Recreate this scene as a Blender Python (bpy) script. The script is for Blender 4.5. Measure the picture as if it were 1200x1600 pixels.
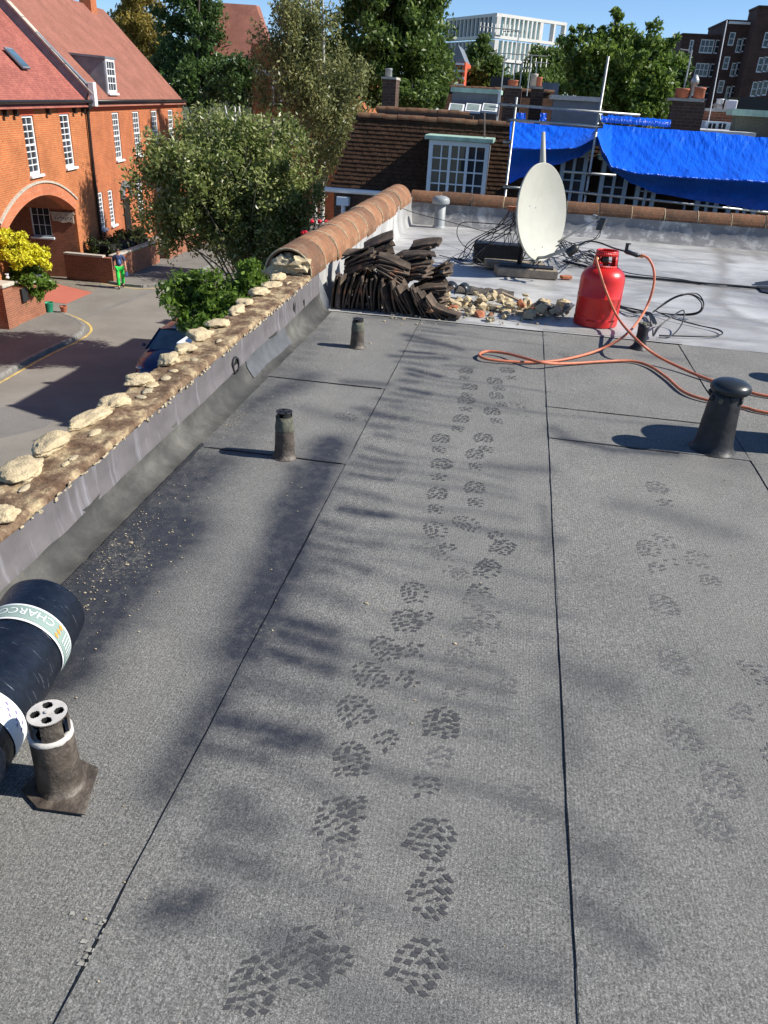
import bpy, bmesh, math, random
import numpy as np
from mathutils import Vector, Matrix, noise
for o in list(bpy.data.objects): bpy.data.objects.remove(o, do_unlink=True)
random.seed(7); RNG = np.random.default_rng(7)
scene = bpy.context.scene; COL = scene.collection
PI = math.pi; rad = math.radians
# ------------------------------------------------------------------ camera
# World: roof surface z=0, Y runs along the felt laps, X to the right, metres.
FPX, IW, IH, CAMH = 1202.0, 1200.0, 1600.0, 1.5
def cam_basis(pitch, roll, vx, vy):
    p, r = rad(pitch), rad(roll)
    down = np.array([-math.sin(r)*math.cos(p), math.cos(r)*math.cos(p), math.sin(p)])
    fw = np.array([(vx-IW/2)/FPX, (vy-IH/2)/FPX, 1.0]); fw -= down*fw.dot(down); fw /= np.linalg.norm(fw)
    return np.stack([np.cross(fw, -down), fw, -down])
CR = cam_basis(28.2, 3.4, 833, 150)
cd = bpy.data.cameras.new('camera'); cam = bpy.data.objects.new('camera', cd); COL.objects.link(cam)
cd.sensor_fit = 'VERTICAL'; cd.sensor_height = 36.0; cd.lens = FPX/IH*36.0; cd.clip_start = 0.05; cd.clip_end = 3000
_r, _u, _b = CR@[1,0,0], CR@[0,-1,0], CR@[0,0,-1]
cam.matrix_world = Matrix(((_r[0],_u[0],_b[0],0),(_r[1],_u[1],_b[1],0),(_r[2],_u[2],_b[2],CAMH),(0,0,0,1)))
scene.camera = cam
# ------------------------------------------------------------------ sky, sun, exposure
SUN_EL, SUN_AZ = 39.0, 4.0          # azimuth measured from +X towards +Y
world = bpy.data.worlds.new('World'); scene.world = world; world.use_nodes = True
wn = world.node_tree; bgn = wn.nodes['Background']
sky = wn.nodes.new('ShaderNodeTexSky'); sky.sky_type = 'NISHITA'; sky.sun_disc = False
sky.sun_elevation = rad(SUN_EL); sky.sun_rotation = rad(90-SUN_AZ); sky.air_density = 0.7; sky.dust_density = 0.0; sky.ozone_density = 6.0
wn.links.new(sky.outputs[0], bgn.inputs[0]); bgn.inputs[1].default_value = 0.1
sd = bpy.data.lights.new('sun', 'SUN'); sd.energy = 4.9; sd.angle = rad(0.53); sd.color = (1.0, 0.95, 0.87)
sun = bpy.data.objects.new('sun', sd); COL.objects.link(sun)
sdir = Vector((math.cos(rad(SUN_EL))*math.cos(rad(SUN_AZ)), math.cos(rad(SUN_EL))*math.sin(rad(SUN_AZ)), math.sin(rad(SUN_EL))))
sun.rotation_euler = sdir.to_track_quat('Z', 'Y').to_euler(); sun.location = (20, 0, 30)
scene.view_settings.view_transform = 'Standard'; scene.view_settings.look = 'None'
scene.view_settings.exposure = 0.6; scene.view_settings.gamma = 1.0; scene.view_settings.use_curve_mapping = False
scene.render.resolution_x = 768; scene.render.resolution_y = 1024
# ------------------------------------------------------------------ survey helpers (photo measurements -> metres)
def ray(px, py): return CR@np.array([(px-IW/2)/FPX, (py-IH/2)/FPX, 1.0])
def onz(px, py, z=0.0):
    d = ray(px, py); return Vector((0,0,CAMH)) + Vector(d*((z-CAMH)/d[2]))
def at(px, py, Y):
    d = ray(px, py); return Vector((0,0,CAMH)) + Vector(d*(Y/d[1]))
def onpl(px, py, p0, n):
    d = Vector(ray(px, py)); o = Vector((0,0,CAMH)); return o + d*((Vector(p0)-o).dot(n)/d.dot(n))
STREET = -6.8
# ------------------------------------------------------------------ mesh builder
WM = {}
def _lin(c): return tuple(c)+(1.0,) if len(c) == 3 else c
class MB:
    def __init__(s): s.v = []; s.f = []
    def add(s, vs, fs):
        o = len(s.v); s.v += [Vector(p) for p in vs]; s.f += [tuple(i+o for i in f) for f in fs]; return s
    def box(s, x0, x1, y0, y1, z0, z1):
        return s.add([(x0,y0,z0),(x1,y0,z0),(x1,y1,z0),(x0,y1,z0),(x0,y0,z1),(x1,y0,z1),(x1,y1,z1),(x0,y1,z1)],
                     [(0,3,2,1),(4,5,6,7),(0,1,5,4),(1,2,6,5),(2,3,7,6),(3,0,4,7)])
    def obox(s, c, ax, ay, az):     # centre and three half-axis vectors
        c, ax, ay, az = Vector(c), Vector(ax), Vector(ay), Vector(az)
        if ax.cross(ay).dot(az) < 0: ay = -ay
        return s.add([c-ax-ay-az, c+ax-ay-az, c+ax+ay-az, c-ax+ay-az, c-ax-ay+az, c+ax-ay+az, c+ax+ay+az, c-ax+ay+az],
                     [(0,3,2,1),(4,5,6,7),(0,1,5,4),(1,2,6,5),(2,3,7,6),(3,0,4,7)])
    def tube(s, pts, r, n=8, caps=True):
        pts = [Vector(p) for p in pts]; m = len(pts)
        if not hasattr(r, '__len__'): r = [r]*m
        t0 = (pts[1]-pts[0]).normalized(); a = t0.orthogonal().normalized(); rings = []
        for i, p in enumerate(pts):
            t = (pts[min(i+1,m-1)]-pts[max(i-1,0)])
            t = t.normalized() if t.length > 1e-9 else t0
            a = (a - t*a.dot(t)); a = a.normalized() if a.length > 1e-6 else t.orthogonal().normalized()
            b = t.cross(a)
            rings.append([p + (a*math.cos(2*PI*k/n)+b*math.sin(2*PI*k/n))*r[i] for k in range(n)])
        vs = [q for rg in rings for q in rg]; fs = []
        for i in range(m-1):
            for k in range(n):
                k2 = (k+1) % n; fs.append((i*n+k, i*n+k2, (i+1)*n+k2, (i+1)*n+k))
        if caps: fs += [tuple(range(n-1,-1,-1)), tuple(range((m-1)*n, m*n))]
        return s.add(vs, fs)
    def cyl(s, p0, p1, r0, r1=None, n=12, caps=True): return s.tube([p0, p1], [r0, r0 if r1 is None else r1], n, caps)
    def lathe(s, prof, c=(0,0,0), n=24, ax=(0,0,1), wob=None):
        az = Vector(ax).normalized(); a = az.orthogonal().normalized(); b = az.cross(a); c = Vector(c)
        vs = []; fs = []; m = len(prof)
        for i, (r, z) in enumerate(prof):
            for k in range(n):
                t = 2*PI*k/n; w = 1.0 if wob is None else 1+wob(t, z)
                vs.append(c + (a*math.cos(t)+b*math.sin(t))*max(r*w,1e-5) + az*z)
        for i in range(m-1):
            for k in range(n):
                k2 = (k+1) % n; fs.append((i*n+k, i*n+k2, (i+1)*n+k2, (i+1)*n+k))
        return s.add(vs, fs)
    def grid(s, nu, nv, fn):
        vs = [fn(i/(nu-1), j/(nv-1)) for i in range(nu) for j in range(nv)]
        fs = [(i*nv+j, (i+1)*nv+j, (i+1)*nv+j+1, i*nv+j+1) for i in range(nu-1) for j in range(nv-1)]
        return s.add(vs, fs)
    def prism(s, poly, ext):        # planar polygon pushed along a vector
        poly = [Vector(p) for p in poly]; ext = Vector(ext); n = len(poly)
        nm = Vector((0,0,0))
        for i in range(n): nm += poly[i].cross(poly[(i+1) % n])
        if nm.dot(ext) > 0: poly = poly[::-1]
        vs = poly+[p+ext for p in poly]
        return s.add(vs, [tuple(range(n)), tuple(range(2*n-1, n-1, -1))]+[(i, i+n, (i+1) % n+n, (i+1) % n) for i in range(n)])
    def lump(s, c, rx, ry, rz, seed=0, sub=2, rough=0.25, rot=None):
        bm = bmesh.new(); bmesh.ops.create_icosphere(bm, subdivisions=sub, radius=1.0)
        sv = Vector((seed*3.17, seed*1.31, seed*0.77)); vs = []
        for v in bm.verts:
            d = v.co.normalized(); k = 1+rough*noise.noise(d*1.4+sv)+rough*0.5*noise.noise(d*3.7+sv)
            p = Vector((d.x*rx*k, d.y*ry*k, d.z*rz*k)); vs.append(Vector(c)+(rot@p if rot else p))
        fs = [tuple(v.index for v in f.verts) for f in bm.faces]; bm.free()
        return s.add(vs, fs)
    def build(s, name, mat, parent=None, smooth=False, bevel=0.0, local=False, uv=True, origin=None, bseg=2):
        me = bpy.data.meshes.new(name)
        if parent is None:
            xs = [p.x for p in s.v]; ys = [p.y for p in s.v]; zs = [p.z for p in s.v]
            o = Vector(origin) if origin is not None else Vector(((min(xs)+max(xs))/2, (min(ys)+max(ys))/2, min(zs)))
            W = Matrix.Translation(o)
        else: W = WM[parent.name]
        inv = W.inverted(); vs = s.v if local else [inv@p for p in s.v]
        me.from_pydata([tuple(p) for p in vs], [], s.f); me.validate(clean_customdata=False)
        if uv: box_uv(me)
        if smooth: me.polygons.foreach_set('use_smooth', [True]*len(me.polygons))
        ob = bpy.data.objects.new(name, me); COL.objects.link(ob); me.materials.append(mat)
        if parent is None: ob.location = W.translation
        else: ob.parent = parent
        WM[ob.name] = W.copy()
        if bevel > 0:
            b = ob.modifiers.new('bevel', 'BEVEL'); b.width = bevel; b.segments = bseg; b.limit_method = 'ANGLE'; b.angle_limit = rad(40)
        if smooth and len(me.polygons) and me.polygons[0].use_smooth:
            pass
        return ob
def box_uv(me):
    uvl = me.uv_layers.new(name='uv'); n = len(me.loops)
    if not n: return
    co = np.empty(len(me.vertices)*3); me.vertices.foreach_get('co', co); co = co.reshape(-1,3)
    nf = len(me.polygons); nr = np.empty(nf*3); me.polygons.foreach_get('normal', nr); nr = nr.reshape(-1,3)
    lt = np.empty(nf, int); me.polygons.foreach_get('loop_total', lt)
    vi = np.empty(n, int); me.loops.foreach_get('vertex_index', vi)
    nn = np.repeat(nr, lt, axis=0); p = co[vi]
    hl = np.hypot(nn[:,0], nn[:,1]); flat = hl < 0.05; hs = np.where(flat, 1, hl)
    t = np.stack([np.where(flat, 1, -nn[:,1]/hs), np.where(flat, 0, nn[:,0]/hs), np.zeros(n)], 1)
    b = np.cross(nn, t)
    out = np.stack([(p*t).sum(1), (p*b).sum(1)], 1).astype(np.float32)
    uvl.data.foreach_set('uv', out.ravel())
def tag(o, label=None, cat=None, group=None, kind=None):
    if label: o['label'] = label
    if cat: o['category'] = cat
    if group: o['group'] = group
    if kind: o['kind'] = kind
    return o
def empty(name, loc, rz=0.0):
    o = bpy.data.objects.new(name, None); COL.objects.link(o); o.empty_display_size = 0.2
    o.location = loc; o.rotation_euler = (0,0,rz); WM[o.name] = Matrix.Translation(Vector(loc))@Matrix.Rotation(rz, 4, 'Z'); return o
def copy_part(src, parent, mat4=None):
    c = src.copy(); COL.objects.link(c); c.parent = parent
    if mat4 is not None: c.matrix_local = mat4
    return c
def crv(pts, n=8, closed=False):     # Catmull-Rom through points
    pts = [Vector(p) for p in pts]; out = []; m = len(pts)
    for i in range(m-1):
        p0, p1, p2, p3 = pts[max(i-1,0)], pts[i], pts[i+1], pts[min(i+2,m-1)]
        for k in range(n):
            t = k/n
            out.append(0.5*((2*p1)+(p2-p0)*t+(2*p0-5*p1+4*p2-p3)*t*t+(3*p1-p0-3*p2+p3)*t**3))
    return out+[pts[-1]]
# ------------------------------------------------------------------ materials
class NT:
    def __init__(s, name):
        s.m = bpy.data.materials.new(name); s.m.use_nodes = True; s.t = s.m.node_tree; s.p = s.t.nodes['Principled BSDF']
        s.tc = s.t.nodes.new('ShaderNodeTexCoord')
    def n(s, typ, ins=None, **kw):
        nd = s.t.nodes.new('ShaderNode'+typ)
        for k, v in kw.items(): setattr(nd, k, v)
        for k, v in (ins or {}).items(): s.set(nd.inputs[k], v)
        return nd
    def set(s, sock, v):
        if hasattr(v, 'is_linked') or isinstance(v, bpy.types.NodeSocket): s.t.links.new(v, sock)
        elif isinstance(v, (tuple, list)) and sock.type == 'RGBA': sock.default_value = _lin(v)
        else: sock.default_value = v
    def inp(s, k, v): s.set(s.p.inputs[k], v)
    def coord(s, kind='Object', scale=(1,1,1), loc=(0,0,0), rot=(0,0,0)):
        mp = s.n('Mapping', {'Scale': scale, 'Location': loc, 'Rotation': rot}); s.t.links.new(s.tc.outputs[kind], mp.inputs[0]); return mp.outputs[0]
    def noise(s, vec, scale, detail=4, rough=0.55, dist=0.0):
        return s.n('TexNoise', {'Vector': vec, 'Scale': scale, 'Detail': detail, 'Roughness': rough, 'Distortion': dist}).outputs[0]
    def ramp(s, fac, stops, interp='LINEAR'):
        r = s.n('ValToRGB', {'Fac': fac}); cr = r.color_ramp; cr.interpolation = interp
        while len(cr.elements) < len(stops): cr.elements.new(0.5)
        for e, (p, c) in zip(cr.elements, stops): e.position = p; e.color = _lin(c) if hasattr(c, '__len__') else (c,c,c,1)
        return r.outputs[0]
    def mix(s, fac, a, b, mode='MIX'):
        m = s.n('Mix', data_type='RGBA', blend_type=mode); s.set(m.inputs[0], fac); s.set(m.inputs[6], a); s.set(m.inputs[7], b); return m.outputs[2]
    def math(s, op, a, b=0.0, clamp=False):
        m = s.n('Math', operation=op, use_clamp=clamp); s.set(m.inputs[0], a); s.set(m.inputs[1], b); return m.outputs[0]
    def bump(s, h, strength=0.3, dist=0.01):
        b = s.n('Bump', {'Height': h, 'Strength': strength, 'Distance': dist}); s.inp('Normal', b.outputs[0]); return b
def plain(name, col, rough=0.7, metal=0.0, var=0.15, scale=6.0, bump=0.0, spec=0.4, bscale=None, dirt=None):
    k = NT(name); c = k.coord()
    f = k.noise(c, scale, 5)
    a = tuple(max(0,x*(1-var)) for x in col); b = tuple(min(1,x*(1+var)) for x in col)
    cc = k.ramp(f, [(0.3,a),(0.7,b)])
    if dirt: cc = k.mix(k.ramp(k.noise(c, scale*0.6, 6, 0.65), [(0.52,0),(0.72,0.75)]), cc, dirt)
    k.inp('Base Color', cc); k.inp('Roughness', rough); k.inp('Metallic', metal); k.inp('Specular IOR Level', spec)
    if bump: k.bump(k.noise(c, bscale or scale*6, 5), bump, 0.01)
    return k.m
def brick_mat(name, c1, c2, mortar, dark=0.0, bw=0.225, bh=0.075, bump=0.6, offs=0.5):
    k = NT(name); uv = k.coord('UV'); ob = k.coord('Object')
    b = k.n('TexBrick', {'Vector': uv, 'Color1': c1, 'Color2': c2, 'Mortar': mortar, 'Scale': 1.0, 'Mortar Size': 0.007, 'Mortar Smooth': 0.2, 'Bias': 0.0, 'Brick Width': bw, 'Row Height': bh}, offset=offs)
    v = k.ramp(k.noise(ob, 0.9, 6, 0.6), [(0.3,(0.72-dark,)*3),(0.65,(1.0,1.0,1.0))])
    v2 = k.ramp(k.noise(ob, 14, 3), [(0.3,(0.8,)*3),(0.7,(1.05,)*3)])
    k.inp('Base Color', k.mix(1.0, k.mix(1.0, b.outputs[0], v, 'MULTIPLY'), v2, 'MULTIPLY')); k.inp('Roughness', 0.85); k.inp('Specular IOR Level', 0.25)
    k.bump(b.outputs[1], -bump, 0.01); return k.m
def leaf_mat(name, cols, trans=0.35, rough=0.5):
    k = NT(name); g = k.n('NewGeometry')
    c = k.ramp(g.outputs['Random Per Island'], [(i/max(1,len(cols)-1), q) for i, q in enumerate(cols)])
    lv = k.ramp(k.noise(k.coord(), 0.55, 3), [(0.3,(0.75,)*3),(0.7,(1.15,)*3)])
    c = k.mix(1.0, c, lv, 'MULTIPLY')
    k.inp('Base Color', c); k.inp('Roughness', rough); k.inp('Specular IOR Level', 0.35)
    tr = k.n('BsdfTranslucent', {'Color': c}); mx = k.n('MixShader', {0: trans}); out = k.t.nodes['Material Output']
    k.t.links.new(k.p.outputs[0], mx.inputs[1]); k.t.links.new(tr.outputs[0], mx.inputs[2]); k.t.links.new(mx.outputs[0], out.inputs[0])
    return k.m
def felt_mat():
    k = NT('felt'); c = k.coord('Object')
    st = k.n('Attribute', attribute_name='stain').outputs['Fac']; du = k.n('Attribute', attribute_name='dust').outputs['Fac']
    big = k.noise(c, 1.6, 5, 0.6); mid = k.noise(c, 9, 6, 0.65)
    base = k.ramp(big, [(0.3,(0.128,0.127,0.119)),(0.55,(0.169,0.165,0.152)),(0.75,(0.205,0.2,0.183))])
    base = k.mix(k.ramp(mid, [(0.35,0.0),(0.7,0.35)]), base, (0.2,0.198,0.188))
    gr = k.noise(c, 330, 2, 0.7); g2 = k.noise(c, 120, 3, 0.75)
    base = k.mix(1.0, base, k.ramp(gr, [(0.28,(0.35,)*3),(0.5,(1.0,)*3),(0.74,(2.0,)*3)]), 'MULTIPLY')
    base = k.mix(1.0, base, k.ramp(g2, [(0.3,(0.58,)*3),(0.7,(1.42,)*3)]), 'MULTIPLY')
    rib = k.n('TexWave', {'Vector': c, 'Scale': 34.0, 'Distortion': 1.2, 'Detail': 2.0, 'Detail Scale': 6.0}, wave_type='BANDS', bands_direction='X').outputs[1]
    base = k.mix(1.0, base, k.ramp(rib, [(0.0,(0.9,)*3),(1.0,(1.08,)*3)]), 'MULTIPLY')
    # bare bitumen where the mineral has worn or burnt off
    sf = k.math('MULTIPLY', st, k.ramp(k.noise(c, 22, 6, 0.7), [(0.25,0.7),(0.7,1.2)]), True)
    base = k.mix(sf, base, k.ramp(gr, [(0.35,(0.016,0.018,0.024)),(0.7,(0.05,0.054,0.066))]))
    base = k.mix(k.math('MULTIPLY', du, k.ramp(k.noise(c, 60, 5, 0.75), [(0.5,0.0),(0.68,0.7)]), True), base, (0.3,0.28,0.22))
    vo = k.n('TexVoronoi', {'Vector': c, 'Scale': 46.0, 'Randomness': 1.0}); spk = k.ramp(vo.outputs['Distance'], [(0.035,1.0),(0.06,0.0)])
    spk = k.math('MULTIPLY', spk, k.ramp(k.noise(c, 7, 2), [(0.56,0.0),(0.6,0.7)]))
    base = k.mix(spk, base, (0.5,0.5,0.47))
    k.inp('Base Color', base); k.inp('Roughness', k.math('SUBTRACT', 0.92, k.math('MULTIPLY', sf, 0.36))); k.inp('Specular IOR Level', 0.35)
    h = k.math('ADD', k.math('MULTIPLY', gr, 1.0), k.math('MULTIPLY', g2, 0.8)); k.bump(h, 0.55, 0.003)
    return k.m
def silver_mat(name='silver_paint', dk=1.0):
    k = NT(name); c = k.coord('Object')
    n1 = k.noise(c, 1.1, 7, 0.62, 0.6); n2 = k.noise(c, 5.0, 6, 0.7, 0.3); n3 = k.noise(k.coord('Object', (0.5,2.2,1)), 1.9, 5, 0.6)
    b = k.ramp(n1, [(0.3,(0.2,0.197,0.19)),(0.44,(0.35,0.345,0.33)),(0.55,(0.46,0.455,0.435)),(0.7,(0.58,0.575,0.55))])
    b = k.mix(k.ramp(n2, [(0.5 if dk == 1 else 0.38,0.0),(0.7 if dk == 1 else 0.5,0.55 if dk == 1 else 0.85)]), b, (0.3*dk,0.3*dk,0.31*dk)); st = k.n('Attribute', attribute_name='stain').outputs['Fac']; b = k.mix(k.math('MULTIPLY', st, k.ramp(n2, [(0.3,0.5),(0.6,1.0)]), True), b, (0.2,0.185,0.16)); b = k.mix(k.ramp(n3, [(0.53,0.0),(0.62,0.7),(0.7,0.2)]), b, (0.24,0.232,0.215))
    b = k.mix(k.ramp(k.noise(c, 60, 4, 0.7), [(0.62,0.0),(0.75,0.5)]), b, (0.2,0.2,0.19))
    k.inp('Base Color', b); k.inp('Roughness', k.ramp(n2, [(0.3,0.38),(0.7,0.62)])); k.inp('Metallic', 0.12)
    k.bump(k.math('ADD', n2, k.math('MULTIPLY', k.noise(c, 40, 4), 0.3)), 0.35, 0.012); return k.m
def lead_mat():
    k = NT('lead_flashing'); c = k.coord('Object'); s = k.coord('Object', (1, 5.5, 0.55))
    n1 = k.noise(s, 3.2, 6, 0.65); n2 = k.noise(c, 7, 5)
    b = k.ramp(n2, [(0.3,(0.115,0.104,0.105)),(0.7,(0.165,0.15,0.15))]); b = k.mix(k.ramp(n1, [(0.56,0.0),(0.76,0.6)]), b, (0.4,0.4,0.43)); b = k.mix(k.ramp(n1, [(0.28,0.6),(0.4,0.0)]), b, (0.11,0.105,0.105))
    k.inp('Base Color', b); k.inp('Roughness', 0.62); k.inp('Metallic', 0.15); k.bump(k.noise(c, 18, 5), 0.25, 0.01); return k.m
def upstand_mat():
    k = NT('felt_upstand'); c = k.coord('Object'); s = k.coord('Object', (1, 0.7, 0.9))
    n1 = k.noise(s, 2.6, 6, 0.65); n2 = k.noise(c, 12, 5, 0.7)
    b = k.ramp(n1, [(0.3,(0.018,0.018,0.018)),(0.5,(0.05,0.049,0.044)),(0.75,(0.15,0.143,0.12))]); b = k.mix(1.0, b, k.ramp(n2, [(0.3,(0.7,)*3),(0.7,(1.25,)*3)]), 'MULTIPLY')
    k.inp('Base Color', b); k.inp('Roughness', 0.75); k.bump(k.noise(c, 160, 4), 0.4, 0.004); return k.m
def bed_mat():
    k = NT('mortar_bed'); c = k.coord('Object'); n1 = k.noise(c, 9, 6, 0.65); n2 = k.noise(c, 50, 5, 0.7)
    b = k.ramp(n1, [(0.38,(0.13,0.08,0.05)),(0.5,(0.22,0.15,0.095)),(0.58,(0.42,0.32,0.19)),(0.72,(0.55,0.44,0.27))]); b = k.mix(1.0, b, k.ramp(n2, [(0.3,(0.6,)*3),(0.7,(1.25,)*3)]), 'MULTIPLY')
    k.inp('Base Color', b); k.inp('Roughness', 0.95); k.inp('Specular IOR Level', 0.15); k.bump(n2, 0.9, 0.012); return k.m
def terracotta_mat(name, dark=1.0):
    k = NT(name); c = k.coord('Object'); oi = k.n('ObjectInfo').outputs['Random']
    n1 = k.noise(c, 5, 6, 0.65); n2 = k.noise(c, 26, 5, 0.7)
    b = k.ramp(n1, [(0.3,tuple(x*dark for x in (0.17,0.1,0.063))),(0.5,tuple(x*dark for x in (0.32,0.158,0.088))),(0.72,tuple(x*dark for x in (0.42,0.25,0.15)))])
    b = k.mix(k.ramp(n2, [(0.46,0.0),(0.64,0.8)]), b, tuple(x*dark for x in (0.17,0.135,0.095))); b = k.mix(k.ramp(k.noise(c, 13, 4), [(0.6,0.0),(0.74,0.6)]), b, tuple(x*dark for x in (0.5,0.42,0.3)))
    b = k.mix(1.0, b, k.ramp(oi, [(0,(0.7,0.7,0.72)),(0.5,(1.0,0.95,0.9)),(1,(1.25,1.15,1.05))]), 'MULTIPLY')
    k.inp('Base Color', b); k.inp('Roughness', 0.9); k.inp('Specular IOR Level', 0.2); k.bump(n2, 0.6, 0.008); return k.m
def oldtile_mat():
    k = NT('old_roof_tile'); c = k.coord('Object'); oi = k.n('ObjectInfo').outputs['Random']; n1 = k.noise(c, 9, 5, 0.65); n2 = k.noise(c, 40, 4, 0.7)
    b = k.ramp(n1, [(0.3,(0.04,0.033,0.028)),(0.52,(0.085,0.065,0.05)),(0.75,(0.17,0.13,0.095))])
    b = k.mix(k.ramp(k.noise(c, 5, 3), [(0.6,0.0),(0.7,0.8)]), b, k.ramp(oi, [(0.0,(0.09,0.07,0.055)),(0.7,(0.2,0.1,0.06)),(1.0,(0.42,0.17,0.08))]))
    b = k.mix(1.0, b, k.ramp(oi, [(0,(0.6,)*3),(1,(1.35,1.3,1.25))]), 'MULTIPLY'); k.inp('Base Color', b); k.inp('Roughness', 0.9); k.inp('Specular IOR Level', 0.2); k.bump(n2, 0.5, 0.006); return k.m
def ground_mat(name, a, b, scale=0.35, fine=60, patch=None):
    k = NT(name); c = k.coord('Object'); n1 = k.noise(c, scale, 7, 0.65); n2 = k.noise(c, fine, 3, 0.7)
    q = k.mix(1.0, k.ramp(n1, [(0.3,a),(0.7,b)]), k.ramp(n2, [(0.25,(0.6,)*3),(0.75,(1.4,)*3)]), 'MULTIPLY')
    if patch: q = k.mix(k.ramp(k.noise(c, scale*2.4, 2), [(0.56,0),(0.58,0.7)]), q, patch)
    k.inp('Base Color', q); k.inp('Roughness', 0.9); k.inp('Specular IOR Level', 0.25); k.bump(n2, 0.4, 0.01); return k.m
def glass_mat(name, col=(0.02,0.025,0.03), rough=0.04):
    k = NT(name); c = k.coord(); n1 = k.noise(c, 1.3, 3)
    k.inp('Base Color', k.ramp(n1, [(0.35,col),(0.7,tuple(min(1,x*2.2) for x in col))])); k.inp('Roughness', rough); k.inp('Specular IOR Level', 0.6); return k.m
M = {}
M['felt'] = felt_mat(); M['silver'] = silver_mat(); M['shade_silver'] = silver_mat('shade_darkened_silver', 0.45); M['lead'] = lead_mat(); M['upstand'] = upstand_mat(); M['bed'] = bed_mat()  # second silver copy, for the rear wall: shade put into its darker mottling
M['mortar'] = plain('cream_mortar', (0.54,0.435,0.27), 0.95, var=0.2, scale=22, bump=0.8, spec=0.15, dirt=(0.36,0.29,0.19))
M['mortar2'] = plain('dusty_mortar', (0.5,0.42,0.28), 0.95, var=0.3, scale=28, bump=0.9, spec=0.15, dirt=(0.22,0.18,0.13))
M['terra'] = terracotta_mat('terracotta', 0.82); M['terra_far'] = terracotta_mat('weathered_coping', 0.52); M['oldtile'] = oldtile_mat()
M['bitumen'] = plain('bitumen', (0.012,0.012,0.013), 0.45, var=0.4, scale=30, bump=0.5)
M['print'] = plain('print_bitumen', (0.058,0.058,0.061), 0.8, var=0.5, scale=300, bump=0.0)
M['printfaint'] = plain('print_faint', (0.108,0.107,0.106), 0.9, var=0.4, scale=300, bump=0.0)
M['chalk'] = plain('pale_scuff', (0.3,0.29,0.25), 0.95, var=0.4, scale=70)
M['blackmetal'] = plain('black_pipe', (0.02,0.02,0.022), 0.5, var=0.4, scale=25, bump=0.3, bscale=45)
M['rustpipe'] = plain('tarry_pipe', (0.075,0.06,0.048), 0.5, var=0.5, scale=24, bump=0.6, bscale=60, dirt=(0.22,0.19,0.15))
M['mosspipe'] = plain('mossy_pipe', (0.13,0.13,0.095), 0.85, var=0.4, scale=40, bump=0.8, dirt=(0.035,0.035,0.03))
M['zinc'] = plain('zinc_cap', (0.55,0.52,0.47), 0.6, metal=0.1, var=0.2, scale=30, dirt=(0.3,0.26,0.21))
M['greypvc'] = plain('grey_plastic', (0.26,0.28,0.28), 0.5, var=0.12, scale=8)
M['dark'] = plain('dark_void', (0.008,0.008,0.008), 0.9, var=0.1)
M['dish'] = plain('cream_dish', (0.41,0.405,0.345), 0.55, var=0.06, scale=5, dirt=(0.35,0.34,0.28))
M['galv'] = plain('galvanised_steel', (0.42,0.42,0.4), 0.42, metal=0.6, var=0.2, scale=14)
M['blackcable'] = plain('black_cable', (0.012,0.012,0.012), 0.45, var=0.2)
M['greycable'] = plain('grey_cable', (0.12,0.12,0.12), 0.5, var=0.2)
M['timber'] = plain('weathered_timber', (0.27,0.22,0.16), 0.9, var=0.3, scale=16, bump=0.6)
M['redpaint'] = plain('red_bottle_paint', (0.62,0.016,0.012), 0.36, var=0.14, scale=9, bump=0.08, bscale=14, spec=0.5, dirt=(0.42,0.014,0.012))
M['brass'] = plain('brass', (0.5,0.33,0.13), 0.35, metal=0.8, var=0.2)
M['hose'] = plain('orange_hose', (0.55,0.17,0.085), 0.5, var=0.18, scale=30)
M['gunmetal'] = plain('gunmetal', (0.05,0.048,0.045), 0.45, metal=0.5, var=0.3)
def film_mat():
    k = NT('roll_film'); c = k.coord('Object'); s = k.noise(k.coord('Object', (7,75,7)), 1.6, 4, 0.6); f = k.noise(c, 5, 3)
    sc = k.math('MULTIPLY', k.ramp(s, [(0.64,0.0),(0.72,1.0)]), k.ramp(f, [(0.42,0.0),(0.6,0.8)]))
    k.inp('Base Color', k.mix(sc, k.ramp(k.noise(c, 40, 4), [(0.3,(0.003,0.005,0.01)),(0.7,(0.006,0.01,0.019))]), (0.3,0.33,0.36)))
    k.inp('Roughness', k.ramp(f, [(0.3,0.25),(0.7,0.45)])); k.bump(k.noise(c, 70, 4), 0.25, 0.008); return k.m
M['film'] = film_mat()
M['paper'] = plain('white_band', (0.72,0.74,0.74), 0.5, var=0.06)
M['greenband'] = plain('grey_green_band', (0.24,0.32,0.28), 0.5, var=0.08)
M['orange'] = plain('orange_print', (0.75,0.3,0.06), 0.5, var=0.1); M['purple'] = plain('purple_ink', (0.3,0.22,0.5), 0.6, var=0.2)
M['slate'] = plain('slate', (0.09,0.095,0.1), 0.6, var=0.2, scale=12); M['hessian'] = plain('old_felt_rag', (0.11,0.095,0.08), 0.98, var=0.35, scale=25, bump=1.0)
M['blackplastic'] = plain('black_plastic', (0.02,0.024,0.028), 0.35, var=0.2); M['brickbit'] = plain('brick_fragment', (0.42,0.15,0.075), 0.95, var=0.3, scale=25, bump=0.7)
M['render'] = plain('white_render', (0.68,0.68,0.66), 0.7, var=0.12, scale=4, bump=0.5, bscale=16, dirt=(0.42,0.42,0.41))
M['orangebrick'] = brick_mat('orange_brick', (0.56,0.165,0.05), (0.46,0.12,0.035), (0.5,0.34,0.2))
M['orangebrick2'] = brick_mat('deep_orange_brick', (0.52,0.14,0.045), (0.43,0.105,0.033), (0.46,0.3,0.19))
M['gardenbrick'] = brick_mat('garden_wall_brick', (0.36,0.12,0.06), (0.26,0.085,0.045), (0.34,0.26,0.19))
M['darkbrick'] = brick_mat('dark_stock_brick', (0.13,0.075,0.05), (0.09,0.055,0.04), (0.14,0.12,0.1), dark=0.15)
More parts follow.
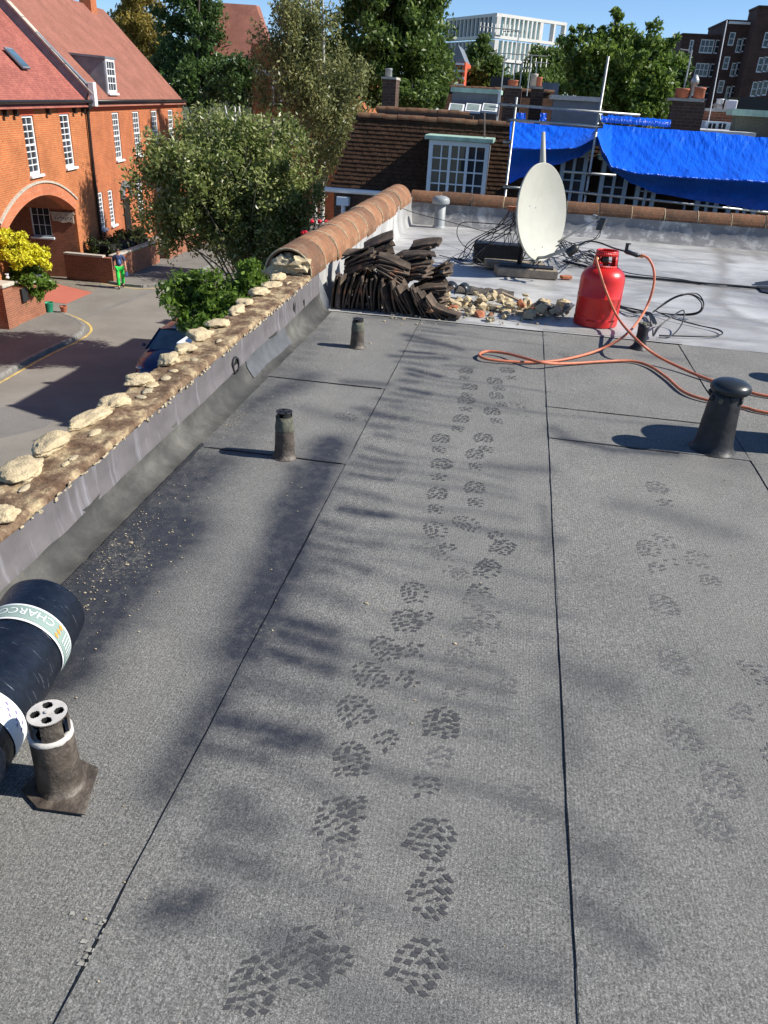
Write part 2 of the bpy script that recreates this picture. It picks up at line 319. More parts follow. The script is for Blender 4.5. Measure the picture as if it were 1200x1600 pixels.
M['flatbrick'] = brick_mat('brown_flats_brick', (0.12,0.062,0.05), (0.09,0.048,0.04), (0.1,0.08,0.07), dark=0.1, bw=0.45, bh=0.15)
M['redband'] = plain('red_rubbed_brick', (0.56,0.1,0.045), 0.85, var=0.14, scale=8)
M['archband'] = brick_mat('arch_brick', (0.62,0.2,0.09), (0.55,0.16,0.07), (0.55,0.3,0.2), bw=0.075, bh=0.225, offs=0.0)
M['tileroof'] = brick_mat('red_plain_tiles', (0.44,0.15,0.11), (0.33,0.1,0.08), (0.16,0.06,0.05), bw=0.165, bh=0.1, bump=1.0)
M['tileroof2'] = brick_mat('brown_plain_tiles', (0.36,0.15,0.105), (0.32,0.13,0.092), (0.2,0.09,0.065), bw=0.165, bh=0.1, bump=0.8)
M['mansard'] = terracotta_mat('mansard_tiles', 0.2)
M['white'] = plain('white_paint', (0.78,0.79,0.79), 0.45, var=0.06); M['bluewhite'] = plain('shade_tinted_white', (0.62,0.7,0.76), 0.45, var=0.05)  # bluewhite is white paint with the blue of shade mixed into its colour
M['shadeblue'] = plain('shade_darkened_frame', (0.3,0.4,0.5), 0.5, var=0.08)  # window frames under the tarpaulin, darkened and blued to stand for shade
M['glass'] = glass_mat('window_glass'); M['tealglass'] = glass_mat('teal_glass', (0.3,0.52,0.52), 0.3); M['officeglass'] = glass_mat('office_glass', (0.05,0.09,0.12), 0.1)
M['curtain'] = plain('curtain', (0.5,0.47,0.4), 0.9, var=0.2)
M['leadgreen'] = plain('green_copper', (0.36,0.52,0.42), 0.6, var=0.2); M['leadsheet'] = plain('lead_sheet', (0.17,0.19,0.215), 0.5, var=0.2, scale=3, bump=0.2)
M['stonecap'] = plain('stone_coping', (0.45,0.41,0.34), 0.85, var=0.2, scale=8, dirt=(0.22,0.21,0.17)); M['gutter'] = plain('black_gutter', (0.018,0.016,0.015), 0.4)
M['road'] = ground_mat('asphalt', (0.18,0.168,0.146), (0.255,0.236,0.205), 0.5, 40, None)
M['road2'] = ground_mat('asphalt_patch', (0.17,0.162,0.15), (0.21,0.2,0.185), 0.6, 40)
M['pave'] = ground_mat('pavement', (0.15,0.143,0.128), (0.21,0.2,0.178), 0.8, 30); M['kerb'] = plain('granite_kerb', (0.22,0.215,0.2), 0.85, var=0.3, scale=5)
M['ground'] = ground_mat('ground', (0.06,0.07,0.04), (0.11,0.11,0.07), 0.1, 5); M['redtar'] = ground_mat('red_surfacing', (0.44,0.13,0.09), (0.5,0.16,0.11), 0.6, 50)
M['sett'] = brick_mat('stone_setts', (0.32,0.28,0.22), (0.24,0.21,0.17), (0.1,0.09,0.07), bw=0.22, bh=0.13)
M['yellow'] = plain('yellow_line', (0.55,0.4,0.13), 0.8, var=0.25, scale=4)
M['twig'] = plain('twig_bark', (0.2,0.17,0.13), 0.9, var=0.3)
M['lightpane'] = plain('roof_light_pane', (0.24,0.29,0.27), 0.35, var=0.2)
M['bark'] = plain('bark', (0.1,0.08,0.06), 0.95, var=0.4, scale=10, bump=0.8); M['birchbark'] = plain('birch_bark', (0.55,0.53,0.49), 0.8, var=0.25, scale=4, dirt=(0.1,0.09,0.08))
M['concrete'] = plain('office_concrete', (0.66,0.64,0.59), 0.7, var=0.05, scale=0.3); M['flatconc'] = plain('stone_trim', (0.5,0.48,0.45), 0.8, var=0.15)
M['skin'] = plain('skin', (0.5,0.27,0.18), 0.6, var=0.06); M['hair'] = plain('dark_hair', (0.03,0.02,0.015), 0.7); M['navy'] = plain('navy_top', (0.03,0.05,0.12), 0.85, var=0.2); M['blueshirt'] = plain('blue_shirt', (0.1,0.2,0.4), 0.85, var=0.15)
M['green'] = plain('green_trousers', (0.03,0.6,0.08), 0.8, var=0.12); M['shoe'] = plain('shoe', (0.02,0.02,0.022), 0.6)
M['carpaint'] = plain('blue_car_paint', (0.008,0.02,0.09), 0.16, var=0.05, spec=0.7); M['tyre'] = plain('tyre', (0.015,0.015,0.015), 0.85); M['rim'] = plain('alloy', (0.4,0.4,0.42), 0.3, metal=0.8)
M['redflower'] = plain('red_petals', (0.6,0.01,0.03), 0.6, var=0.3); M['pot'] = plain('clay_pot', (0.4,0.13,0.07), 0.85, var=0.2)
def tarp_mat():
    k = NT('blue_tarpaulin'); c = k.coord('Object')
    k.inp('Base Color', k.ramp(k.noise(c, 2.5, 4), [(0.3,(0.002,0.085,0.6)),(0.7,(0.003,0.125,0.8))])); k.inp('Roughness', 0.27); k.inp('Specular IOR Level', 0.45)
    w = k.noise(k.coord('Object', (1,1,1)), 90, 2); k.bump(k.math('ADD', k.noise(k.coord('Object', (3.2,1,0.5), rot=(0,0.35,0)), 2.6, 5, 0.6), k.math('MULTIPLY', w, 0.05)), 0.9, 0.06); return k.m
M['tarp'] = tarp_mat()
# ================================================================== OUR ROOF
def nz(x, y, z=0.0): return noise.noise(Vector((x, y, z)))
roof = MB().box(-1.9, 9.0, -4.0, 11.75, -0.35, -0.012).build('roof', M['dark']); tag(roof, kind='structure', label='flat roof deck of dark mineral felt and silver painted sheet')
# --- stains: worn and burnt patches of bare bitumen, dust from broken mortar
STR = []   # (x0,y0,x1,y1,r,strength)
def stroke(pts, r, s):
    w = [onz(*p) for p in pts]
    for a, b in zip(w[:-1], w[1:]): STR.append((a.x, a.y, b.x, b.y, r, s))
rs = random.Random(3)
y = 0.95
while y < 5.95:
    L = rs.choice([0.25, 0.45, 0.75, 0.95, 0.95]); x0 = -0.63; dy = -0.07*L-rs.uniform(0, .1)*L
    s = rs.uniform(.4, .9)
    STR.append((x0+rs.uniform(-.02,.1), y, x0+0.22*L+.05, y+dy*.3, rs.uniform(.025,.05), s)); STR.append((x0+.15*L, y+dy*.2, x0+L, y+dy, rs.uniform(.016,.03), s*0.5))
    y += rs.uniform(.08, .17)
for p, r, s in [([(250,1415),(300,1405)],.05,.85),([(400,1165),(440,1172)],.045,.85),([(420,1480),(480,1510)],.05,.55),([(330,1290),(420,1300)],.04,.5),([(520,1580),(720,1590)],.05,.3),
    ([(895,1410),(1000,1480)],.03,.55),([(690,1490),(880,1540)],.03,.5),([(900,1330),(960,1350)],.06,.4),([(640,1310),(660,1300)],.05,.2),([(760,730),(855,735)],.05,.5),([(840,790),(850,860)],.03,.4),([(870,1040),(960,1075)],.05,.4),([(870,1100),(900,1180)],.06,.35),([(970,790),(1140,830)],.07,.35),
    ([(525,695),(485,760),(460,830),(432,900),(402,965),(372,1020)],.095,.95),([(460,735),(430,840),(408,930),(390,970)],.07,.8),([(372,1020),(330,1110),(300,1170),(250,1232)],.05,.7),([(365,1080),(330,1130)],.04,.4),([(500,720),(530,740)],.09,.5),
    ([(545,600),(600,602)],.06,.6),([(480,640),(560,660)],.07,.35),([(570,640),(600,650)],.04,.6),([(420,545),(500,530)],.1,.4),([(380,640),(450,605),(480,590)],.11,.6),([(420,560),(450,520)],.06,.55),
    ([(880,690),(960,705),(1060,708)],.035,.75),([(870,650),(1080,665)],.03,.3),([(1120,690),(1150,720)],.12,.35),([(870,675),(890,690)],.05,.5),([(690,570),(740,575)],.03,.4),([(640,525),(720,545)],.05,.75),([(615,555),(690,560)],.045,.7),([(1090,585),(1110,590)],.025,.5),([(1000,555),(1060,560)],.04,.3),
    ([(500,540),(540,542)],.03,.3),([(240,970),(245,972)],.03,.35),([(640,1040),(660,1045)],.03,.2),([(560,495),(640,500)],.05,.35)]: stroke(p, r, s)
for yy in np.arange(1.55, 3.15, .1):  # silted gutter line along the wall
    STR.append((-1.33, yy, -1.33+.27*(.6+.6*abs(nz(yy*1.3,2.2)))*(1.0 if yy < 2.6 else .6), yy, .12, 1.0 if yy < 2.5 else .75))
for yy in np.arange(3.2, 4.4, .12): STR.append((-1.33, yy, -1.2, yy, .1, .45))
for yy in np.arange(4.5, 5.8, .15): STR.append((-1.33, yy, -1.28, yy, .07, .35))
STR = np.array(STR)
DUST = [(onz(140,860),.16,.9),(onz(190,880),.10,.9),(onz(110,880),.1,.8),(onz(340,660),.14,.8),(onz(360,640),.1,.7),(onz(300,690),.1,.6),(onz(440,520),.13,.75),(onz(470,500),.12,.6),(onz(150,1450),.06,.95),(onz(130,1430),.09,.6),(onz(60,1530),.12,.45),(onz(165,1270),.06,.7),(onz(270,1230),.05,.5),(onz(230,1370),.1,.35),(onz(400,985),.06,.6),(onz(620,650),.07,.6),(onz(90,1360),.12,.4),(onz(640,505),.2,.5),(onz(280,1400),.02,.8)]
def stain_fields(xy):
    x, y = xy[:,0].copy(), xy[:,1].copy()
    wx = np.array([nz(a*3.1, b*3.1, 1.7) for a, b in zip(x, y)]); wy = np.array([nz(a*3.1, b*3.1, 9.7) for a, b in zip(x, y)])
    x += wx*.05; y += wy*.05
    st = np.zeros(len(x))
    for x0, y0, x1, y1, r, s in STR:
        dx, dy = x1-x0, y1-y0; L2 = dx*dx+dy*dy+1e-9
        t = np.clip(((x-x0)*dx+(y-y0)*dy)/L2, 0, 1); d2 = ((x-x0-t*dx)**2+(y-y0-t*dy)**2)/(r*r)
        st = np.maximum(st, s*np.exp(-d2*0.9))+0.12*s*np.exp(-d2*0.5)
    du = np.zeros(len(x))
    for p, r, s in DUST: du = np.maximum(du, s*np.exp(-((x-p.x)**2+(y-p.y)**2)/(r*r)))
    return np.clip(st, 0, 1), np.clip(du, 0, 1)
SEAM = [-1.36, -0.64, 0.30, 1.30, 2.24, 3.18]
def felt_sheet(x0, x1, y0, y1, step=0.022, lift=0.0035, mat=None):
    nx = max(3, int((x1-x0)/step)); ny = max(3, int((y1-y0)/step))
    xs = np.linspace(x0, x1, nx); ys = np.linspace(y0, y1, ny); vs = []; L = y1-y0
    wob = [0.004*nz(v*2.3, x0*5)+0.002*nz(v*11, x0) for v in ys]
    for i, xx in enumerate(xs):
        u = i/(nx-1)
        for j, yy in enumerate(ys):
            z = lift*(1-u)+0.004*max(0, 1-(yy-y0)/0.25)+0.0008*nz(xx*4, yy*4)
            ex = xx+(wob[j] if i == 0 else 0); ey = yy+(0.006*nz(xx*6, y0)+.003*nz(xx*21, y0) if j == 0 else 0); vs.append((ex, ey, z))
    fs = [(i*ny+j, (i+1)*ny+j, (i+1)*ny+j+1, i*ny+j+1) for i in range(nx-1) for j in range(ny-1)]
    base = len(vs)      # turned-down lap edges
    for j in range(ny): p = vs[j]; vs.append((p[0], p[1], -0.008))
    for i in range(nx): p = vs[i*ny]; vs.append((p[0], p[1], -0.008))
    for j in range(ny-1): fs.append((j, j+1, base+j+1, base+j))
    for i in range(nx-1): fs.append(((i+1)*ny, i*ny, base+ny+i, base+ny+i+1))
    mb = MB().add(vs, fs); ob = mb.build('felt_sheet', M['felt'], roof, smooth=False, uv=False)
    me = ob.data; arr = np.array([(p[0], p[1]) for p in vs]); st, du = stain_fields(arr)
    for nme, val in (('stain', st), ('dust', du)):
        a = me.attributes.new(nme, 'FLOAT', 'POINT'); a.data.foreach_set('value', val.astype(np.float32))
    return ob
yA = onz(500,598).y; yB = onz(420,712).y; yC = onz(960,648).y; yD = onz(960,697).y
for (a, b) in [(-2.0, yB+.06), (yB, yA+.06), (yA, 5.98)]: felt_sheet(SEAM[0], SEAM[1]+.03, a, b)
felt_sheet(SEAM[1], SEAM[2]+.03, -2.0, 6.0)
for (a, b) in [(-2.0, yD+.06), (yD, yC+.06), (yC, 6.02)]: felt_sheet(SEAM[2], SEAM[3]+.03, a, b)
felt_sheet(SEAM[3], SEAM[4]+.03, -2.0, 5.95, 0.03); felt_sheet(SEAM[4], SEAM[5]+.03, -2.0, 5.9, 0.06); felt_sheet(SEAM[5], 9.0, -2.0, 5.9, 0.2)
def bead(p0, p1, w=0.0035, seed=1):   # bitumen squeezed out along a lap
    p0, p1 = Vector(p0), Vector(p1); L = (p1-p0).length; n = int(L/0.02); t = (p1-p0).normalized(); s = Vector((t.y,-t.x,0)); rr = random.Random(seed); vs = []; fs = []
    for i in range(n+1):
        c = p0+t*(L*i/n)+s*(0.004*nz(i*.045, seed)+.002*nz(i*.22, seed)); ww = w*(0.55+0.8*abs(nz(i*.13, seed*3)))*(3.0 if rr.random() < 0.02 else 1)
        vs += [c-s*ww-Vector((0,0,.003)), c-s*ww*.5+Vector((0,0,.002)), c+s*ww*.5+Vector((0,0,.002)), c+s*ww-Vector((0,0,.003))]
    for i in range(n):
        for k in range(3): fs.append((i*4+k, i*4+k+1, i*4+4+k+1, i*4+4+k))
    MB().add(vs, fs).build('bitumen_bead', M['bitumen'], roof, uv=False)
for k, (xx, zz, ww) in enumerate([(SEAM[1]-.001,.002,.0014),(SEAM[2]-.001,.002,.0014),(SEAM[3]-.001,.002,.0015)]): bead((xx,.3,zz),(xx,5.97,zz), ww, k+1)
bead((-1.34,yA,.006),(-.66,yA,.005),.003,5); bead((-1.3,yB,.006),(-.66,yB,.005),.0035,6); bead((.31,yD,.006),(.95,yD-.01,.004),.007,7); bead((.31,yC,.006),(1.28,yC,.004),.002,8)
# curled loose corner of felt and the silver sheet beyond
mb = MB()
def silver(u, v):
    x = -1.47+u*10.4; y = 5.86+v*5.5; return (x, y, -0.006+0.006*nz(x*1.2, y*1.2)+0.003*nz(x*5,y*5)-(0.004 if y < 6.05 else 0))
ps = mb.grid(210, 110, silver).build('painted_sheet', M['silver'], roof, smooth=True, uv=False)
SSTR = []
for pts, r, s in [([(1062,352),(1110,372),(1128,392),(1135,408)],.09,.8),([(1108,342),(1150,372),(1190,405)],.07,.6),([(1125,400),(1130,440),(1120,470),(1150,495),(1200,508)],.07,.7),([(1040,372),(1095,374),(1190,402)],.05,.5),([(1130,500),(1200,520)],.1,.4),([(960,470),(1010,500)],.09,.45),([(800,440),(870,452)],.07,.4),([(650,356),(760,362),(900,372),(1200,390)],.07,.35),([(900,385),(1000,400)],.05,.35),([(700,435),(800,450)],.06,.35),([(1060,520),(1200,535)],.05,.4),([(680,380),(800,385)],.1,.25)]:
    w = [onz(*p) for p in pts]; SSTR += [(a.x,a.y,b.x,b.y,r,s) for a, b in zip(w[:-1], w[1:])]
_keep = STR; STR = np.array(SSTR); st, _ = stain_fields(np.array([(p.x,p.y) for p in mb.v])); STR = _keep
ps.data.attributes.new('stain','FLOAT','POINT').data.foreach_set('value', st.astype(np.float32))
for a in (1,): # hard edge of the felt against the silver paint: a lighter lap strip
    MB().grid(120, 3, lambda u, v: (-1.36+u*5.0, 5.945+v*.05+.012*nz(u*30,1), .0085-.006*v)).build('lap_strip', M['silver'], roof, smooth=True)
tag(MB().add([onz(1178,443), onz(1200,440), onz(1215,462), onz(1190,457)],[(0,1,2,3)]).build('felt_patch', M['bitumen'], roof), None)
bpy.data.objects['felt_patch'].location.z += 0.012
# --- boot prints: lugs of soot and bitumen pressed into the mineral
def lug_mesh(seed, keep, part='both'):
    r = random.Random(seed); mb = MB()
    rows = [(.128,3,.03),(.111,4,.044),(.093,4,.05),(.075,5,.052),(.057,5,.052),(.039,4,.049),(.022,4,.045)] if part != 'heel' else []
    if part != 'fore': rows += [(-.048,3,.036),(-.066,4,.038),(-.084,4,.037),(-.103,3,.034)]
    fade = (r.uniform(-1,1), r.uniform(-1,1))
    for yy, n, w in rows:
        for k in range(n):
            cx = -w+2*w*(k+.5)/n+r.uniform(-.004,.004); cy = yy+r.uniform(-.004,.004)+(.004 if k % 2 else -.004)
            if r.random() > keep+.25*(fade[0]*cx/.05+fade[1]*(cy-.05)/.08)*(.4 if keep > .9 else 1): continue
            hw = w/n*r.uniform(.68,.95); hh = r.uniform(.0045,.0072); a = r.uniform(-.15,.15)+(.32 if k < n/2 else -.32); m = 4; q = []
            for i in range(m):
                sx_, sy_ = ((-1,-1),(1,-1),(1,1),(-1,1))[i]; q.append((hw*(sx_*r.uniform(.65,1.05)+.25*sy_), hh*sy_*r.uniform(.6,1.1)))
            mb.add([(cx+p*math.cos(a)-s_*math.sin(a), cy+p*math.sin(a)+s_*math.cos(a), 0) for p, s_ in q], [tuple(range(m))])
            if r.random() < .35:   # scuffed crumb beside the lug
                u, v = cx+r.uniform(-.012,.012), cy+r.uniform(-.008,.008); z = r.uniform(.0012,.0025); mb.add([(u-z,v-z,0),(u+z,v-z*.6,0),(u+z*.4,v+z,0)], [(0,1,2)])
    me = bpy.data.meshes.new('boot_print'); me.from_pydata([tuple(v) for v in mb.v], [], mb.f); return me
PM = [lug_mesh(s, k, p_) for s, k, p_ in ((1,1.0,'both'),(2,.95,'both'),(3,.82,'both'),(4,.65,'both'),(5,.97,'both'),(6,.5,'both'),(7,1.0,'fore'),(8,1.0,'heel'),(9,.92,'fore'),(10,.75,'heel'))]
PMF = []
for m_ in PM: m_.materials.append(M['print']); f_ = m_.copy(); f_.materials[0] = M['printfaint']; PMF.append(f_)
def sheet_z(x):
    for i in range(len(SEAM)-1):
        if SEAM[i] <= x < SEAM[i+1]: return 0.0035*(1-(x-SEAM[i])/(SEAM[i+1]-SEAM[i]))
    return 0.004
PR = [(727,585,0,0),(732,611,-3,0),(728,632,2,1),(718,662,-2,0),(687,694,2,0),(688,735,0,1),(682,783,3,0),(690,842,25,2),(680,875,40,5),(705,880,30,3),(655,945,20,2),(640,992,15,1),(618,1036,35,1),(595,1080,36,8),(572,1138,36,6),(590,1128,32,7),(550,1222,12,4),(527,1325,14,8),(540,1385,20,2),(522,1450,16,7),(468,1555,6,8),(378,1600,0,6),
      (795,584,10,1),(776,601,14,0),(779,625,15,0),(772,650,12,0),(757,693,8,0),(742,719,5,0),(742,773,5,0),(752,828,60,2),(775,868,-20,0),(755,905,-10,2),(743,955,-5,3),(715,1055,0,2),(700,1100,0,7),(688,1160,3,6),(690,1150,3,9),(670,1195,3,7),(650,1345,-22,6),(655,1440,-14,8),(625,1555,-24,6),
      (1032,773,5,1),(1020,872,5,2),(1040,860,0,5),(1047,965,8,8),(1065,1060,10,8),(1085,1180,15,8),(1145,1255,10,8),(1137,1325,20,8),(850,1295,30,8),(1100,890,5,3),(1145,1085,5,9),(1185,1075,0,5),(810,640,10,5),(880,560,0,5),(560,655,80,2),(760,985,0,5),(785,1045,10,9),(1190,1145,10,9),(735,1015,20,5)]
for i, (px, py, an, var) in enumerate(PR):
    p = onz(px, py); faint = var in (3,5,9) or px > 830 or (var == 2 and i % 3 == 0)
    o = bpy.data.objects.new('boot_print', (PMF if faint else PM)[var]); COL.objects.link(o); o.parent = roof
    iw = WM['roof'].inverted()
    o.matrix_local = iw@Matrix.Translation((p.x, p.y, sheet_z(p.x)+.0010))@Matrix.Rotation(rad(an),4,'Z')@Matrix.Diagonal((1.0+.06*((i*7) % 3-1), 1.0, 1, 1))
# one chalky boot mark and flecks on the left sheet
mb = MB(); r_ = random.Random(5); c0 = onz(143,1468)
for k in range(7):
    a = c0+Vector((r_.uniform(-.012,.02), -.05+k*.014, sheet_z(c0.x)+.003)); w = r_.uniform(.004,.012)
    mb.add([a+Vector((-w,-.004,0)), a+Vector((w*.8,-.003,0)), a+Vector((w,.004,0)), a+Vector((-w*.7,.005,0))],[(0,1,2,3)])
for k in range(8):
    a = c0+Vector((-.10+k*.018, .045+r_.uniform(-.006,.006), sheet_z(c0.x)+.003)); w = r_.uniform(.0015,.005)
    mb.add([a+Vector((-w,-w,0)), a+Vector((w,-w*.7,0)), a+Vector((w*.8,w,0)), a+Vector((-w,w*.6,0))],[(0,1,2,3)])
mb.build('chalk_print', M['chalk'], roof, uv=False)
# mortar crumbs in the gutter: too small to count
mb = MB(); r_ = random.Random(9)
for k in range(650):
    f = r_.random()
    if f < .45: p = Vector((-1.33+abs(r_.gauss(0,.12)), r_.gauss(2.15,.28), 0))
    elif f < .6: p = Vector((-1.33+abs(r_.gauss(0,.1)), r_.gauss(3.55,.25), 0))
    elif f < .8: p = Vector((r_.uniform(-1.3,-.6), r_.uniform(.7,5.8), 0))
    else: p = Vector((r_.uniform(-.6,1.6), r_.uniform(.7,5.8), 0))
    s = r_.choice([.001,.0013,.0016,.0022,.003])*(1 if k % 50 else 2.5); c = p+Vector((0,0,sheet_z(p.x)+.002))
    mb.lump(c, s*1.4, s, s*.7, k, 1, .3)
mb.build('mortar_crumbs', M['mortar2'], roof, uv=False)['kind'] = 'stuff'
# ------------------------------------------------------------------ building under us
bld = empty('brick_building', (3.6, 3.8, STREET)); tag(bld, 'brick building under our felted flat roof, hidden below the parapet', 'building')
MB().box(-1.72, 9.0, -4.0, 11.7, STREET, -.352).build('wall', M['gardenbrick'], bld)
p = at(330,528,5.2)
MB().box(p.x-.16, p.x+.1, 4.95, 5.3, p.z-.6, p.z+.02).build('bay_fascia', M['white'], bld, bevel=.01)
# ------------------------------------------------------------------ left parapet
par = empty('parapet_wall', (-1.57, 2.5, -0.3)); tag(par, 'low street parapet stripped of copings with cream mortar lumps and grey lead face', 'parapet wall')
def ptop(y): return 0.235+0.018*(y-1.8) if y < 5.9 else .31
MB().grid(5, 120, lambda u, v: (-1.67+u*.2, -2.0+v*7.95, (ptop(-2+v*7.95)-.03) if 0 < u < 1 else -.3)).build('core', M['mortar2'], par)
def bedfn(u, v):
    y = -2.0+v*7.97; x = -1.685+u*.225; z = ptop(y)
    z += .008*nz(x*9, y*3)+.006*nz(x*23, y*19)+.005*nz(x*60,y*60)
    if u > .93: x += .003*nz(y*14, 3); z -= .008
    if u > .99: z -= .03; x = -1.462
    if u < .02: z -= .06
    return (x, y, z)
MB().grid(26, 560, bedfn).build('mortar_bed', M['bed'], par, smooth=True, uv=False)
def leadfn(u, v):
    y = -2.0+v*7.95; zt = ptop(y)-.015+.006*nz(y*9,1); zb = max(.05, zt-.135-.012*nz(y*1.1,4)-.004*(y-2)); z = zb+(zt-zb)*u
    return (-1.452-.004*u+.004*nz(y*3,z*8)+(.008*(1-u)**2 if u < .3 else 0), y, z)
MB().grid(7, 260, leadfn).build('lead_flashing', M['lead'], par, smooth=True)
def upfn(u, v):
    y = -2.0+v*7.95; t = u; zt = max(.05, ptop(y)-.15-.012*nz(y*1.1,4)-.004*(y-2))+.012
    x = -1.345-.105*math.sin(t*PI/2)**.8; z = .006+zt*(1-math.cos(t*PI/2))**.9
    bl = .006*nz(y*4,t*3)+(.012*math.exp(-((y-2.35)/.06)**2)+.01*math.exp(-((y-4.7)/.1)**2))*t
    return (x+bl, y, z)
MB().grid(10, 300, upfn).build('felt_upstand', M['upstand'], par, smooth=True)
MB().grid(3, 200, lambda u, v: (-1.345+(.012+.008*nz(v*17,4))*(1-u)+.004*nz(v*40,1), 1.2+v*2.0, .0085+.008*u)).build('corner_strip', M['bitumen'], par, smooth=True)
# darker repair patch by the outlet
def ptfn(u, v):
    p = upfn(.3+.62*u+.03*math.sin(v*5), (4.15+.8*v+2.0)/7.95); return (p[0]+.005, p[1], p[2]+.003)
MB().grid(10, 24, ptfn).build('felt_patch', M['slate'], par, smooth=True)
mb = MB(); c = Vector((-1.452, 3.98, .15))
mb.lathe([(.036,.012),(.045,.014),(.05,.004),(.046,-.004),(.036,-.01),(.034,-.05)], c, 20, (1,0,0)); outl = mb.build('outlet_pipe', M['blackmetal'], par, smooth=True)
MB().lathe([(.0,.003),(.037,.004)], c, 20, (1,0,0)).build('outlet_bore', M['dark'], outl)
# tears in the flashing near the tiles
for (yy, zz, h) in ((5.2,.2,.1),(5.45,.17,.08)): MB().add([(-1.443,yy,zz+h/2),(-1.443,yy+.02,zz+.01),(-1.443,yy+.012,zz-h/2),(-1.443,yy-.014,zz-.01)],[(0,1,2,3)]).build('torn_gap', M['dark'], par)
LUMPS = [(22,795,.07),(48,728,.16),(105,690,.17),(168,652,.18),(204,628,.12),(240,594,.12),(281,564,.13),(303,547,.12),(330,527,.13),(348,509,.12),(372,490,.13),(387,478,.12),(404,463,.12),(420,452,.14),(433,441,.14),(440,430,.12),(451,421,.15)]
for i, (px, py, ln) in enumerate(LUMPS):
    q = onz(px, py, ptop(2.5)+.03); q.x = -1.655+.012*math.sin(i*2.1)
    if i == 0: q.x = -1.53
    z = ptop(q.y)+.012
    MB().lump((q.x, q.y, z), .058*(1.0+.2*math.sin(i*1.7)), ln*.68, .024+.005*math.sin(i*3.3), 40+i, 4, .34, Matrix.Rotation(.25*math.sin(i*1.3),3,'Z')).build('mortar_lump', M['mortar'], par, smooth=True)
for i in range(6):
    MB().lump((-1.66, 1.55-i*.27, ptop(1.2)+.01), .055, .12, .026, 70+i, 3, .5).build('mortar_lump', M['mortar'], par, smooth=True)
r_ = random.Random(12)
for i in range(16):   # smaller broken patches of mortar on the bed
    yy = r_.uniform(1.7,5.8); MB().lump((r_.uniform(-1.62,-1.5), yy, ptop(yy)+.002), r_.uniform(.012,.03), r_.uniform(.02,.05), r_.uniform(.004,.008), 100+i, 2, .4).build('mortar_fragment', M['mortar' if i % 2 else 'mortar2'], par, smooth=True)
mb = MB(); r_ = random.Random(77)
for i in range(170):
    yy = r_.uniform(-.5,5.8)+.06*math.sin(i*2.0); mb.lump((-1.452+r_.uniform(-.006,.004), yy, ptop(yy)-.016+r_.uniform(-.008,.006)), r_.uniform(.003,.007), r_.uniform(.004,.018), r_.uniform(.003,.011), i, 1, .6)
mb.build('mortar_drips', M['mortar2'], par, uv=False)['kind'] = 'stuff'
# ------------------------------------------------------------------ coped walls
def coping_mesh(r, L, n=14, t=.022, a0=-12):
    vs = []; fs = []; st = [(0,.99),(.006,1.0),(L*.5,.995),(L-.02,1.0),(L-.012,.985)]
    for s_, k in st:
        for i in range(n+1):
            a = rad(a0)+(PI-2*rad(a0))*i/n
            for rr in (r*k, r*k-t): vs.append((math.cos(a)*rr, s_, math.sin(a)*rr))
    m = (n+1)*2
    for j in range(len(st)-1):
        for i in range(n):
            a, b = j*m+i*2, (j+1)*m+i*2
            fs += [(a, a+2, b+2, b), (a+1, b+1, b+3, a+3)]
        for i in (0, n): a, b = j*m+i*2, (j+1)*m+i*2; fs.append((a, b, b+1, a+1))
    for j in (0, len(st)-1):
        for i in range(n): a = j*m+i*2; fs.append((a, a+1, a+3, a+2))
    me = bpy.data.meshes.new('coping_tile'); me.from_pydata(vs, [], fs); box_uv(me); return me
pcw = empty('coped_parapet_wall', (-1.64, 8.6, -0.3)); tag(pcw, 'white painted parapet wall along the street topped with half round terracotta copings', 'parapet wall')
MB().box(-1.82, -1.49, 5.97, 11.72, -.3, .3).build('core', M['gardenbrick'], pcw)
def wfn(u, v):
    y = 5.93+v*5.45; z = -.01+.34*u; x = -1.475+.05*(1-u)**4+.006*nz(y*3,z*6)+.004*nz(y*11,z*11)
    return (x, y, z)
MB().grid(14, 120, wfn).build('painted_face', M['silver'], pcw, smooth=True)
MB().grid(8, 12, lambda u, v: (-1.47+.09*v, 5.93+.03*math.sin(v*PI/2)-.0*u, .006+.30*u*(1-v*.75))).build('felt_end', M['silver'], pcw, smooth=True)
TL = coping_mesh(.182, .455); TL.materials.append(M['terra'])
for i in range(12):
    o = bpy.data.objects.new('coping_tile', TL); COL.objects.link(o); o.parent = pcw; yy = 11.2-.455*(i)
    o.matrix_local = WM[pcw.name].inverted()@Matrix.Translation((-1.645+.008*math.sin(i*2.3), yy, .31+.006*math.sin(i*1.9)))@Matrix.Rotation(PI,4,'Z')@Matrix.Rotation(.02*math.sin(i*3.1),4,'Y')@Matrix.Translation((0,0,0))
for i in range(12): MB().tube([(-1.645+math.cos(a)*.178, 11.2-.455*i-.449, .31+math.sin(a)*.178) for a in np.linspace(-.15,PI+.15,22)], .007, 6).build('mortar_joint', M['mortar2'], pcw, smooth=True)
yend = 11.2-.455*11-.47
for k in range(7):
    MB().lump((-1.645+.1*math.sin(k*2.4), yend+.04+.03*math.cos(k*1.7), .34+.05*math.cos(k*1.1)), .085, .06, .05, 200+k, 2, .9).build('mortar_fill', M['mortar2' if k % 2 else 'mortar'], pcw)
fw_ = empty('rear_parapet_wall', (3.6, 11.5, -0.3)); tag(fw_, 'low silver grey parapet across the roof end topped with weathered copings', 'parapet wall')
MB().box(-1.48, 9.0, 11.4, 11.7, -.3, .24).build('core', M['gardenbrick'], fw_)
def ffn(u, v):
    x = -1.47+v*10.4; z = -.01+.27*u; y = 11.38-.16*(1-u)**3.2+.008*nz(x*3,z*7)+.006*nz(x*9,z*12,3); return (x, y, z)
MB().grid(14, 240, ffn).build('painted_face', M['shade_silver'], fw_, smooth=True)
